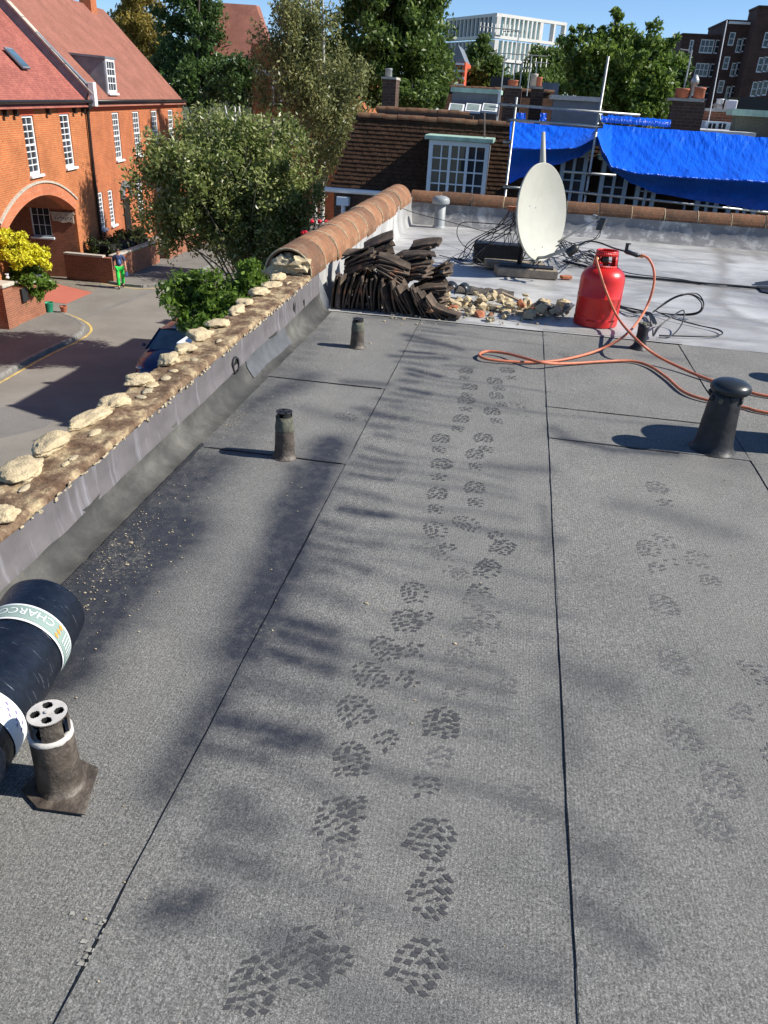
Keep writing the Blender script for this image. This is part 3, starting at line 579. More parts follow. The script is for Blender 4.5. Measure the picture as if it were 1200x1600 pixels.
TF = coping_mesh(.162, .43); TF.materials.append(M['terra_far'])
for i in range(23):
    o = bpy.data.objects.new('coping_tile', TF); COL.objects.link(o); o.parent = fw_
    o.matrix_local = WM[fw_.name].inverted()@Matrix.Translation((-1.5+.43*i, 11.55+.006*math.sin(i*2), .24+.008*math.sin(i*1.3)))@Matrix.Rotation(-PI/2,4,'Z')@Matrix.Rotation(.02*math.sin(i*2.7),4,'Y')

for i in range(22): MB().tube([(-1.075+.43*i, 11.55+math.cos(a)*.157, .24+math.sin(a)*.157) for a in np.linspace(-.15,PI+.15,18)], .006, 6).build('mortar_joint', M['mortar2'], fw_, smooth=True)
# ================================================================== THINGS ON THE ROOF
def rough_pipe(name, base, h, r, label, cap='perf', moss=True, flare=.02, lean=(0,0)):
    t = empty(name, base); tag(t, label, 'vent pipe', None)
    b = Vector(base); ax = Vector((lean[0], lean[1], 1)).normalized()
    wob = lambda s: (lambda a, z: .05*nz(math.cos(a)*2+s, math.sin(a)*2, z*14)+.035*nz(math.cos(a)*6, math.sin(a)*6+s, z*50))
    k = .62 if moss else .72
    MB().lathe([(r+flare,.002),(r+flare*.45,.008),(r+.006,.024),(r+.003,h*.35),(r+.002,h*k)], b, 28, ax, wob(base[0])).build('sleeve', M['rustpipe'], t, smooth=True)
    if moss: MB().lathe([(r+.003,h*k-.002),(r+.004,h*k+.01),(r*.98,h*.8),(r*.97,h*.9),(r*.8,h*.9)], b, 28, ax, wob(2.2)).build('mossy_collar', M['mosspipe'], t, smooth=True)
    else:
        MB().lathe([(r+.003,h*k-.002),(r+.005,h*k+.008),(r-.004,h*k+.012),(r*.7,h*k+.006)], b, 28, ax, wob(2.2)).build('lip', M['zinc'], t, smooth=True)
    z0 = h*.9 if moss else h*k; z1 = h; hc = (.86 if moss else .95)*r
    c = MB(); top = b+ax*z1; n = 32
    # slotted cylindrical cage
    for q in range(4):
        a0, a1 = q*PI/2+.12, q*PI/2+PI/2-.3
        pts = [a0+(a1-a0)*i/5 for i in range(6)]
        for i in range(5):
            p = [b+ax*zz+Vector((math.cos(a),math.sin(a),0))*hc for zz in (z0-.004, z1-.006) for a in (pts[i], pts[i+1])]
            c.add(p, [(0,1,3,2)])
    c.lathe([(hc,-.004),(hc+.002,0),(hc,.0)], top, n, ax)
    cg = c.build('cage', M['gunmetal' if moss else 'rustpipe'], t, smooth=True)
    # lid with four round holes: bmesh disc built as ring sectors
    lid = MB(); R = hc+.001; hr = R*.25; hd = R*.56
    cs = [(math.cos(q*PI/2+.5)*hd, math.sin(q*PI/2+.5)*hd) for q in range(4)]
    N = 30
    for i in range(N):
        for j in range(N):
            x, y = -R+2*R*(i+.5)/N, -R+2*R*(j+.5)/N
            if x*x+y*y > R*R or any((x-a)**2+(y-b_)**2 < hr*hr for a, b_ in cs): continue
            d = R/N; lid.add([top+Vector((x-d,y-d,0)), top+Vector((x+d,y-d,0)), top+Vector((x+d,y+d,0)), top+Vector((x-d,y+d,0))], [(0,1,2,3)])
    lid.lathe([(.006,.004),(.0,.005)], top, 8, ax); l = lid.build('lid', M['gunmetal' if moss else 'zinc'], t)
    for a, b_ in cs: MB().lathe([(hr*1.1,0),(hr,-.001),(hr,-.012)], top+Vector((a,b_,-.001)), 14).build('hole_shade_rim', M['dark'], l, smooth=True)  # rims coloured black to stand for shade inside the holes
    MB().lathe([(r*.75,z0+.002),(0.0,z0+.004)], b, 20, ax).build('bore', M['dark'], t); MB().lathe([(hc*.9,z1-.016),(0.0,z1-.015)], b, 20, ax).build('hole_shade_disc', M['dark'], t)  # black disc added under the lid so its holes look shaded
    return t
P1, P2, P3 = onz(445,714), onz(558,543), onz(97,1228)
rough_pipe('vent_pipe', (P1.x,P1.y,.002), .225, .041, 'short mossy vent pipe standing on the felt between two cross laps')
rough_pipe('vent_pipe', (P2.x,P2.y,.002), .195, .041, 'short mossy vent pipe standing near the heap of old roof tiles')
p0 = rough_pipe('vent_pipe', (P3.x,P3.y,.006), .228, .046, 'tarry brown vent pipe with pale perforated lid beside the felt roll', moss=False, flare=.02, lean=(.0,.0))
ap = [onz(133,1278), onz(155,1205), onz(122,1190), onz(85,1185), onz(35,1240), onz(60,1268)]
MB().prism([(q.x,q.y,.0085) for q in ap], (0,0,.004)).build('apron', M['rustpipe'], p0)
# black mushroom vent
V = onz(1112,702)
t = empty('mushroom_vent', (V.x,V.y,0)); tag(t, 'black bitumen coated roof vent with domed mushroom cap and flared base', 'roof vent')
wb = lambda a, z: .05*nz(math.cos(a)*2, math.sin(a)*2, z*9)+.03*nz(math.cos(a)*7, math.sin(a)*7, z*30)
MB().lathe([(.116,.004),(.102,.014),(.091,.05),(.084,.15),(.078,.24),(.073,.29),(.071,.3),(.06,.31)], (V.x,V.y,0), 36, (0,0,1), wb).build('pipe', M['blackmetal'], t, smooth=True)
for k in range(9):
    a = k*.7; MB().lump((V.x+math.cos(a)*.076, V.y+math.sin(a)*.076, .285+.012*math.sin(k*2)), .012,.012,.016, k, 2, .5).build('bitumen_blob', M['mosspipe' if k % 3 == 0 else 'blackmetal'], t, smooth=True)
MB().lathe([(.06,.3),(.088,.312),(.097,.325),(.098,.338),(.09,.353),(.07,.366),(.04,.374),(.0,.377)], (V.x+.01,V.y,0), 36).build('cap', M['blackplastic'], t, smooth=True)
# its twin a little further right, and a felt roll on end: both unseen, added to cast shadows into view
t = empty('mushroom_vent', (2.18,5.33,0)); tag(t, 'unseen black mushroom capped roof vent, added to cast a shadow by the hose', 'roof vent')
MB().lathe([(.15,.004),(.12,.02),(.095,.1),(.088,.3),(.07,.31)], (2.18,5.33,0), 30, (0,0,1), wb).build('pipe', M['blackmetal'], t, smooth=True)
MB().lathe([(.07,.3),(.108,.325),(.109,.338),(.1,.353),(.045,.376),(.0,.379)], (2.18,5.33,0), 30).build('cap', M['blackplastic'], t, smooth=True)
t = empty('felt_roll', (1.74,4.08,0.01)); tag(t, 'unseen felt roll on end, added to cast the shadow behind the mushroom vent', 'felt roll')
MB().lathe([(.0,.008),(.15,.01),(.155,.02),(.155,.64),(.15,.65),(.12,.652),(.118,.54)], (1.74,4.08,0), 32).build('roll', M['film'], t, smooth=True)
# small pipe with cable ends
Q = onz(998,545); t = empty('stub_pipe', (Q.x,Q.y,0)); tag(t, 'short black stub pipe with cable ends beside the red gas bottle', 'vent pipe')
MB().lathe([(.07,.004),(.052,.02),(.04,.05),(.038,.12),(.04,.16),(.037,.175),(.02,.178),(.0,.176)], (Q.x,Q.y,0), 22, (0.03,0,1), wb).build('pipe', M['blackmetal'], t, smooth=True)
for k in range(4): MB().lump((Q.x+.02*math.cos(k*1.6), Q.y+.02*math.sin(k*1.6), .18), .02,.018,.012, 7+k, 2, .5).build('mortar_plug', M['mosspipe'], t, smooth=True)
# grey vent
G = at(690,350,11.0); G = Vector((onz(688,352).x, 11.05, 0)); t = empty('grey_vent', G); tag(t, 'pale grey soil vent pipe with domed cap by the rear parapet', 'roof vent')
MB().lathe([(.1,-.004),(.085,.01),(.074,.03),(.074,.31),(.06,.312)], G, 24).build('pipe', M['greypvc'], t, smooth=True)
MB().lathe([(.07,.3),(.112,.3),(.118,.312),(.118,.345),(.108,.372),(.07,.394),(.0,.4)], G, 28).build('cap', M['greypvc'], t, smooth=True)
# ------------------------------------------------------------------ felt roll with paper bands, lying by the parapet
E0, E1 = Vector((-1.225,1.67,.122)), Vector((-1.035,.69,.122)); ax = (E1-E0).normalized(); RR = .118
t = empty('felt_roll', (E0.x,E0.y,.004)); tag(t, 'new black roofing felt roll lying by the parapet with two printed paper bands', 'felt roll')
side = ax.cross(Vector((0,0,1))).normalized()
if side.x < 0: side = -side
upv = Vector((0,0,1))
def cylp(s, a, r): return E0+ax*s+(side*math.cos(a)+upv*math.sin(a))*r
rb = MB(); n = 56; ss = [0,.004,.01]+[.02+.98*i/30 for i in range(31)]+[.996,1.0]
def rr_at(i, s): return RR-.004*(i == 0)+.0015*nz(s*9, 3.3)
rb.grid(len(ss), n+1, lambda u, v: cylp(ss[round(u*(len(ss)-1))], v*2*PI, rr_at(round(u*(len(ss)-1)), ss[round(u*(len(ss)-1))])+.0015*nz(ss[round(u*(len(ss)-1))]*25, math.cos(v*6.28)*3, math.sin(v*6.28)*3)))
rb.build('roll', M['film'], t, smooth=True)
coil = MB()
for k in range(16):
    r0, r1 = RR*(1-k*.045)-.002, RR*(1-k*.045)-.0048; z_ = .003
    coil.grid(2, 41, lambda u, v: cylp(z_, v*2*PI, r0 if u < .5 else r1)); coil.grid(2, 41, lambda u, v: cylp(z_+.01*(u > .5), v*2*PI, r1))
coil.build('end_layers', M['bitumen'], t)
MB().grid(2, 41, lambda u, v: cylp(.012, v*2*PI, RR*.99 if u < .5 else 0.0)).build('end_shadow', M['film'], t)
def band(s0, s1, mat, off=.0025, a0=-.5, a1=PI+.6, name='paper_band'):
    return MB().grid(5, 60, lambda u, v: cylp(s0+(s1-s0)*u+.003*math.sin(v*7), a0+(a1-a0)*v, RR+off)).build(name, mat, t, smooth=True)
b1 = band(.13,.198,M['paper']); MB().grid(3, 60, lambda u, v: cylp(.138+.052*u+.003*math.sin(v*7), -.5+(PI+1.1)*v, RR+.004)).build('printed_strip', M['greenband'], b1, smooth=True)
def wrapped_text(txt, size, sc, a_start, mat, parent, off=.0054):
    cu = bpy.data.curves.new('lettering', 'FONT'); cu.body = txt; cu.size = size; cu.resolution_u = 3
    ob = bpy.data.objects.new('lettering_source', cu); COL.objects.link(ob); bpy.context.view_layer.update()
    me = bpy.data.meshes.new_from_object(ob.evaluated_get(bpy.context.evaluated_depsgraph_get())); bpy.data.objects.remove(ob, do_unlink=True); bpy.data.curves.remove(cu)
    bm = bmesh.new(); bm.from_mesh(me); bmesh.ops.subdivide_edges(bm, edges=[e for e in bm.edges if e.calc_length() > .02], cuts=2); mb = MB()
    bm.verts.ensure_lookup_table()
    mb.add([cylp(sc+v.co.y, a_start+v.co.x/RR, RR+off) for v in bm.verts], [tuple(v.index for v in f.verts) for f in bm.faces]); bm.free()
    return mb.build('lettering', mat, parent, uv=False)
# letters run from the right hand side over the top to the left, heads towards the near end
wrapped_text('CHARCOAL 5m', .036, .151, .66, M['paper'], b1)
fl = MB()
for k in range(3): fl.add([cylp(.143+.016*k, .5, RR+.0055), cylp(.155+.016*k, .42, RR+.0055), cylp(.157+.016*k, .5, RR+.0055), cylp(.15+.016*k, .57, RR+.0055)],[(0,1,2,3)])
fl.build('flame_mark', M['orange'], b1)
st_ = MB()
for k in range(6): a = .32-.1*k; st_.add([cylp(.147,a,RR+.0055), cylp(.147,a-.03,RR+.0055), cylp(.183,a-.055,RR+.0055), cylp(.183,a-.025,RR+.0055)],[(0,1,2,3)])
st_.build('worn_print', M['paper'], b1)
b2 = band(.45,.52,M['paper'])
pk = MB()
for k in range(10): a = .9-.09*k; s_ = .475+.012*math.sin(k*2.1); pk.add([cylp(s_,a,RR+.004), cylp(s_+.004,a-.07,RR+.004), cylp(s_+.008,a-.07,RR+.004), cylp(s_+.005,a,RR+.004)],[(0,1,2,3)])
pk.build('scrawled_ink', M['purple'], b2)
# ------------------------------------------------------------------ gas bottle, torch, hose
B = Vector((.715,6.38,0)); t = empty('gas_bottle', B); tag(t, 'red propane gas bottle standing on the silver roof edge', 'gas bottle')
body = MB().lathe([(.0,.03),(.14,.032),(.163,.045),(.168,.06),(.17,.1),(.17,.215),(.1725,.218),(.1725,.228),(.17,.231),(.17,.35),(.165,.38),(.152,.405),(.13,.428),(.1,.444),(.06,.453),(.0,.455)], B, 48).build('body', M['redpaint'], t, smooth=True)
ring = MB(); nS = 48     # foot ring with ventilation slots
for i in range(nS):
    a0, a1 = 2*PI*i/nS, 2*PI*(i+1)/nS; slot = (i % 8) in (0,1,2)
    def pt(a, r, z): return B+Vector((math.cos(a)*r, math.sin(a)*r, z))
    for z0, z1, r0, r1 in ((0.0,.006,.168,.172),(.006,.05,.172,.172),(.05,.062,.172,.17),(.062,.075,.17,.166)):
        if slot and z0 == .05: continue
        ring.add([pt(a0,r0,z0), pt(a1,r0,z0), pt(a1,r1,z1), pt(a0,r1,z1)], [(0,1,2,3)])
ring.build('foot_ring', M['redpaint'], t, smooth=True)
MB().lathe([(.16,.004),(.16,.07)], B, 32).build('foot_inside', M['dark'], t)
cl = MB(); nC = 40    # collar handle: cylinder open on two sides, ring on top
for i in range(nC):
    a0, a1 = 2*PI*i/nC, 2*PI*(i+1)/nC; op = (26 <= i <= 34) or (6 <= i <= 14)
    for z0, z1, r0, r1 in ((.44,.462,.1,.095),(.462,.53,.095,.088),(.53,.555,.088,.086)):
        if op and z0 == .462: continue
        cl.add([B+Vector((math.cos(a)*r, math.sin(a)*r, z)) for a, r, z in ((a0,r0,z0),(a1,r0,z0),(a1,r1,z1),(a0,r1,z1))], [(0,1,2,3)])
cl.lathe([(.086,.555),(.083,.565),(.074,.565),(.07,.558),(.078,.552)], B, 40)
co = cl.build('collar_handle', M['redpaint'], t, smooth=True); sm = co.modifiers.new('wall', 'SOLIDIFY'); sm.thickness = .006
vl = MB().cyl(B+Vector((0,0,.45)), B+Vector((0,0,.52)), .02, .017, 14).cyl(B+Vector((0,0,.5)), B+Vector((-.06,-.05,.505)), .013, .013, 12).lathe([(.0,.52),(.026,.522),(.03,.532),(.026,.542),(.0,.543)], B, 10)
vl.build('valve', M['brass'], t, smooth=True)
MB().lathe([(.0,-.016),(.03,-.014),(.034,0),(.03,.014),(.0,.016)], B+Vector((-.02,-.06,.51)), 18, (-.5,-.8,.2)).build('regulator', M['gunmetal'], t, smooth=True)
TY = 6.36
tq = empty('gas_torch', at(893,392,TY)); tag(tq, 'black roofing torch resting across the top of the gas bottle', 'gas torch')
pth = [at(905,383,TY), at(918,377,TY), at(936,379,TY), at(960,388,TY), at(982,394,TY)]
MB().tube(crv(pth,5), .0065, 8).build('lance', M['gunmetal'], tq, smooth=True)
d0 = at(886,397,TY); d1 = at(903,385,TY); dd = (d1-d0).normalized()
MB().lathe([(.02,.0),(.031,.0),(.033,.02),(.033,.075),(.024,.088),(.01,.1)], d0, 20, dd).build('burner', M['gunmetal'], tq, smooth=True)
MB().lathe([(.0,.012),(.026,.004)], d0, 16, dd).build('burner_mouth', M['dark'], tq)
h0, h1 = at(976,392,TY), at(999,400,TY)
MB().tube([h0, h0.lerp(h1,.15), h0.lerp(h1,.5), h0.lerp(h1,.85), h1], [.012,.018,.016,.018,.011], 12).build('grip', M['blackplastic'], tq, smooth=True)
g = at(979,389,TY); MB().obox(g+Vector((0,0,.012)), (.012,0,0), (0,.009,0), (0,0,.026)).obox(g+Vector((.006,0,.038)), (.02,0,0), (0,.006,0), (0,0,.005)).build('trigger_valve', M['gunmetal'], tq, bevel=.002)
MB().cyl(h1, h1+(h1-h0).normalized()*.03, .011, .008, 10).build('hose_union', M['brass'], tq, smooth=True)
hz = .016
def rg(px, py, z=hz): q = onz(px, py, z); return q
hpts = [at(1001,398,TY), at(1014,405,TY-.01), at(1022,425,TY-.03), at(1020,452,TY-.08), at(1006,488,TY-.16), rg(978,523,.12), rg(935,547,.03), rg(880,562), rg(830,566), rg(785,564,.02), rg(757,560,.024), rg(749,554,.024), rg(762,549,.026), rg(790,552,.03), rg(822,560,.045), rg(850,567,.044), rg(890,568,.02), rg(940,565), rg(985,564), rg(1015,572), rg(1042,590), rg(1065,610), rg(1090,621), rg(1130,630), rg(1165,637), rg(1200,645)]
hx = hpts[-1]
hpts += [hx+Vector((.5,-.05,0)), hx+Vector((.95,.1,0)), hx+Vector((1.0,.35,0)), hx+Vector((.6,.35,0)), rg(1200,619), rg(1150,605), rg(1105,592), rg(1060,573,.03), rg(1022,553,.07), rg(990,526,.15), at(966,497,6.17), at(950,463,6.2), at(938,428,6.23), at(932,405,6.28), B+Vector((-.06,-.05,.505))]
th = empty('gas_hose', (hpts[8].x,hpts[8].y,.004)); tag(th, 'orange gas hose looping over the felt from torch to bottle valve', 'hose')
MB().tube(crv(hpts,7), .0095, 10).build('tubing', M['hose'], th, smooth=True)
MB().cyl(hpts[-1], hpts[-2], .012, .012, 10).build('ferrule', M['brass'], th, smooth=True)
# ------------------------------------------------------------------ satellite dish
D = Vector((.235,8.16,.6)); dn = Vector((math.sin(rad(54)), -math.cos(rad(54)), .16)).normalized(); du_ = dn.cross(Vector((0,0,1))).normalized(); dv = du_.cross(dn)
if dv.z < 0: dv = -dv
t = empty('satellite_dish', (D.x-.1,D.y+.1,0)); tag(t, 'large cream satellite dish on a timber ballasted stand', 'satellite dish')
RA, RB = .405, .445
def dishp(r, a, off=0.0): return D+du_*(RA*r*math.cos(a))+dv*(RB*r*math.sin(a))+dn*(.085*r*r-.085+off)
mb = MB(); n = 56; rs_ = [0,.15,.3,.45,.6,.75,.88,.97,1.0]
mb.grid(len(rs_), n+1, lambda u, v: dishp(rs_[round(u*8)], v*2*PI, 0))
for sgm in range(n):
    a0, a1 = 2*PI*sgm/n, 2*PI*(sgm+1)/n
    mb.add([dishp(1,a0), dishp(1,a1), dishp(1.012,a1,-.004), dishp(1.012,a0,-.004), dishp(1.012,a1,-.02), dishp(1.012,a0,-.02), dishp(.99,a1,-.022), dishp(.99,a0,-.022)], [(0,1,2,3),(3,2,4,5),(5,4,6,7)])
mb.grid(len(rs_), n+1, lambda u, v: dishp(rs_[round(u*8)]*.99, -v*2*PI, -.012))
mb.build('reflector', M['dish'], t, smooth=True)
for a, b_ in ((.0,.12),(.26,.16),(-.15,-.72),(.2,-.75)): MB().lathe([(.007,0),(.006,.004),(0,.005)], dishp(math.hypot(a,b_), math.atan2(b_,a)), 8, dn).build('bolt', M['galv'], t)
bt = dishp(1, -PI/2); lnb = at(940,350,7.9)
arm0 = D-dv*.42-dn*.08
MB().tube([arm0, at(852,402,7.95), at(900,385,7.85), at(915,378,7.82)], .016, 10).build('feed_arm', M['greypvc'], t, smooth=True)
MB().tube([at(872,378,8.0), at(895,364,7.95), at(925,348,7.9), lnb+Vector((-.03,0,.02))], .011, 10).build('support_arm', M['galv'], t, smooth=True)
MB().obox(lnb, (.028,-.01,.0), (.012,.03,0), (.012,0,.055)).build('feed_unit', M['blackplastic'], t, bevel=.006)
MB().lathe([(.0,.05),(.02,.05),(.024,.03),(.024,.0)], lnb+Vector((-.05,.0,.05)), 14, (-.8,.5,.15)).build('feed_horn', M['greypvc'], t, smooth=True)
MB().tube([D-dn*.2+Vector((0,0,-.62)), D-dn*.2+Vector((0,0,.1)), D-dn*.15+Vector((0,0,.2))], .026, 14).build('mast', M['blackmetal'], t, smooth=True)
MB().obox(D-dn*.19, dn*.07, du_*.08, dv*.12).build('back_bracket', M['blackmetal'], t, bevel=.006)
w0 = at(848,262,8.3); w1 = at(849,206,8.3); MB().tube([w0-Vector((0,0,.5)), w0, w1], [.035,.033,.018], 12).build('white_mast', M['dish'], t, smooth=True)
bs = onz(817,437)
base = MB()
bl = MB().obox((bs.x+.02,8.12,.04), (.3,.03,0), (-.02,.1,0), (0,0,.04)).build('ballast_timber', M['timber'], t, bevel=.006)
MB().obox((bs.x-.1,8.42,.045), (.3,.03,0), (-.02,.09,0), (0,0,.035)).build('ballast_timber', M['timber'], t, bevel=.006)
MB().obox((bs.x+.02,8.15,.089), (.27,.02,0), (0,.07,0), (0,0,.008)).build('foot_plate', M['blackmetal'], t, bevel=.003)
tr = at(775,393,8.75)
MB().obox((tr.x+.02,8.75,.1), (.26,0,0), (0,.1,0), (0,0,.1)).build('ballast_box', M['blackmetal'], t, bevel=.01)
sw = at(815,327,8.5); MB().obox(sw, (.14,0,0), (0,.03,0), (0,0,.022)).build('splitter_box', M['brickbit'], t, bevel=.004)
# cables hanging from the splitter
cbb = empty('cable_bundle', (sw.x-.35,8.5,0)); tag(cbb, 'tangle of black coax cables hanging behind the satellite dish', 'cables'); r_ = random.Random(21)
for k in range(22):
    s0 = sw+Vector((r_.uniform(-.12,.1), -.02, -.02)); ex = r_.uniform(715,840); ey = r_.uniform(385,412); e = onz(ex, ey, .012)
    m1 = s0.lerp(e,.35)+Vector((r_.uniform(-.05,.06), r_.uniform(-.05,.05), r_.uniform(-.03,.08))); m2 = s0.lerp(e,.75)+Vector((r_.uniform(-.08,.08), 0, r_.uniform(.0,.1)))
    tail = e+Vector((r_.uniform(-.3,.4), r_.uniform(-.2,.2), 0)); tail.z = .012
    MB().tube(crv([s0, m1, m2, e, tail],7), .0048, 6).build('cable', M['blackcable' if k % 5 else 'greycable'], cbb, smooth=True)
lp = [at(800,352,8.7), at(760,349,8.8), at(722,348,8.8), onz(714,365,.2), onz(724,383,.06), onz(745,395,.02), onz(755,410,.02), onz(742,400,.09), onz(744,384,.16), onz(768,372,.2), onz(800,365,.1)]
MB().tube(crv(lp,7), .005, 6).build('cable', M['blackcable'], cbb, smooth=True)
lq = [onz(830,402,.12), onz(790,410,.05), onz(755,415,.02), onz(740,408,.05), onz(744,392,.12), onz(765,386,.1), onz(800,398,.03)]
MB().tube(crv(lq,7), .005, 6).build('cable', M['blackcable'], cbb, smooth=True)
cbr = empty('cable_bundle', onz(890,395)); tag(cbr, 'loose black cables trailing from the dish arm to the gas bottle', 'cables')
for k in range(13):
    a = [(onz(850+r_.uniform(-12,12), 405+r_.uniform(-8,6), r_.uniform(.02,.2))), onz(872+r_.uniform(-8,8), 388+r_.uniform(-14,14), r_.uniform(.05,.25)), onz(895+r_.uniform(-8,8), 393+r_.uniform(-14,16), r_.uniform(.02,.16)), onz(915+r_.uniform(-5,18), 400+r_.uniform(-10,14), r_.uniform(.012,.06)), onz(935+r_.uniform(0,30), 415+r_.uniform(-6,10), .012)]
    MB().tube(crv(a,7), .005, 6).build('cable', M['blackcable'], cbr, smooth=True)
for k in range(2):
    a = [lnb+Vector((0,0,-.05)), at(930+k*4,372,7.95), at(908,383-k*5,8.0), at(885,378+k*4,8.05), at(868,385,8.1)]
    MB().tube(crv(a,7), .004, 6).build('cable', M['blackcable'], cbr, smooth=True)
def cable_thing(label, pts, r=.006, mat='blackcable'):
    c = empty('cable', (pts[0].x,pts[0].y,0)); tag(c, label, 'cable'); MB().tube(crv(pts,7), r, 7).build('sheath', M[mat], c, smooth=True)
cable_thing('long black cable lying across the silver roof behind the gas bottle', [onz(x,y,.012) for x,y in ((880,408),(930,420),(975,431),(1040,437),(1100,443),(1150,447),(1210,452),(1300,455))], .013)
cable_thing('thin grey cable running along the silver roof above the thick one', [onz(x,y,.008) for x,y in ((960,420),(990,428),(1060,436),(1120,446),(1210,447))], .006, 'greycable')
cable_thing('thin wire slung from the left coping to the dish', [at(592,308,10.6), at(640,330,10.4), at(700,346,10.0), at(760,362,9.4), at(790,366,8.9)], .004)
ck = empty('cable_coil', onz(1035,490)); tag(ck, 'coil of black cable looping over the silver roof edge', 'cables')
for k in range(14):
    j = lambda s=5: r_.uniform(-s,s)
    if k < 7: a = [onz(965+j(),478+j(4),.02), onz(990+j(),485+j(4),.03), onz(1012+j(),490+j(4),.03), onz(1022+j(),505+j(3),.02)]
    elif k < 10: a = [onz(1020,488,.03), onz(1046+j(2),470+j(2),.12), onz(1068+j(3),459+j(2),.18), onz(1088+j(4),462+j(3),.18), onz(1098+j(4),475+j(3),.13), onz(1090+j(4),490+j(3),.06), onz(1060+j(),493+j(2),.02), onz(1030,489,.02)]
    elif k < 12: a = [onz(1022,485,.03), onz(1050+j(3),497,.02), onz(1090+j(3),508,.012), onz(1122+j(3),516+j(2),.012), onz(1128,522,.012), onz(1105,526,.012), onz(1060,525,.012), onz(1030,523+j(2),.012)]
    else: a = [onz(1020,515,.1), onz(1021,525,.03), onz(1030+j(3),512,.06), onz(1050+j(2),495,.12), onz(1068,485,.14), onz(1066,505,.06), onz(1050,524,.015), onz(1030,527,.012)]
    MB().tube(crv(a,8), .0052, 6).build('cable', M['blackcable'], ck, smooth=True)
# ------------------------------------------------------------------ heap of old clay roof tiles
def tile_mesh(seed):
    r = random.Random(seed); L, W, T = .265, .165, .013; nx = 6; vs = []; fs = []
    brk = r.random() < .35
    for i in range(nx+1):
        u = i/nx; z = .010*(1-(2*u-1)**2)
        for j, w in ((0,-W/2),(1,W/2)):
            e = (r.uniform(-.012,.004) if i in (0,nx) else 0); xx = (u-.5)*L+e
            if brk and i == nx: xx -= r.uniform(0,.06)
            vs += [(xx, w+r.uniform(-.003,.003), z), (xx, w+r.uniform(-.003,.003), z+T)]
    for i in range(nx):
        a, b = i*4, i*4+4
        fs += [(a+1,b+1,b+3,a+3),(a,a+2,b+2,b),(a,b,b+1,a+1),(a+2,a+3,b+3,b+2)]
    fs += [(0,1,3,2),(nx*4,nx*4+2,nx*4+3,nx*4+1)]
    me = bpy.data.meshes.new('clay_tile'); me.from_pydata(vs, [], fs); me.materials.append(M['oldtile']); return me
TM = [tile_mesh(s) for s in range(6)]; ntile = 0
def put_tile(p, rot, lab, grp):
    global ntile
    o = bpy.data.objects.new('clay_tile', TM[ntile % 6]); COL.objects.link(o); o.matrix_world = Matrix.Translation(p)@rot; tag(o, lab, 'roof tile', grp); ntile += 1
def pack(p0, step, n, euler, deul, lab, grp, jit=.014):
    for i in range(n):
        e = [euler[k]+deul[k]*i+r_.gauss(0,.13) for k in range(3)]
        rot = (Matrix.Rotation(e[2],4,'Z')@Matrix.Rotation(e[1],4,'Y')@Matrix.Rotation(e[0],4,'X'))
        put_tile(Vector(p0)+Vector(step)*i+Vector((r_.uniform(-jit,jit), r_.uniform(-jit,jit), r_.uniform(-jit*.5,jit*.5))), rot, lab, grp)
UP = ('old clay roof tile stood on edge along the foot of the tile heap', 'tiles on edge'); FL = ('old clay roof tile stacked flat in the upper tile heap', 'stacked tiles')
# tiles on edge, leaning like books: long axis up, faces along X
pack((-1.36,6.18,.12), (.027,.0,.0), 14, (0,rad(-78),rad(4)), (0,rad(-.9),0), *UP)
pack((-.97,6.16,.118), (.031,-.002,-.002), 13, (0,rad(-100),rad(-4)), (0,rad(-3.0),rad(-.5)), *UP)
pack((-.56,6.13,.075), (.024,-.002,-.003), 5, (0,rad(-140),rad(-10)), (0,rad(-5),0), *UP)
pack((-1.3,6.45,.12), (.03,.0,0), 12, (0,rad(-75),rad(10)), (0,rad(-1.5),0), *UP)
# flat packs above, edges to the camera, tilted up to the right
pack((-1.2,6.32,.255), (-.004,.012,.0165), 9, (rad(8),rad(-22),rad(12)), (0,rad(.6),rad(-2)), *FL)
pack((-.95,6.3,.245), (.004,.01,.0165), 7, (rad(5),rad(16),rad(-8)), (0,rad(-1.2),rad(3)), *FL)
pack((-.78,6.42,.2), (.002,.008,.0165), 12, (rad(4),rad(-14),rad(-20)), (0,rad(.3),rad(2)), *FL)
pack((-1.12,6.62,.25), (.0,.008,.0168), 12, (rad(8),rad(-28),rad(20)), (0,rad(.4),rad(-1)), *FL)
pack((-.88,6.72,.22), (.012,.006,.0168), 14, (rad(6),rad(-26),rad(-12)), (0,rad(.2),rad(1.2)), *FL)
pack((-.66,6.62,.04), (.004,.002,.0168), 15, (rad(3),rad(-10),rad(15)), (0,rad(-.6),rad(-2.5)), *FL)
pack((-.62,6.35,.03), (.003,.004,.0168), 9, (rad(2),rad(-6),rad(-28)), (0,rad(-.5),rad(2)), *FL)
pack((-1.35,6.75,.03), (.012,.0,.0168), 14, (rad(2),rad(-8),rad(40)), (0,rad(-.5),rad(-2.5)), *FL)
pack((-1.05,6.98,.03), (.004,.0,.0168), 15, (rad(2),rad(-6),rad(5)), (0,rad(-1),rad(2)), *FL)
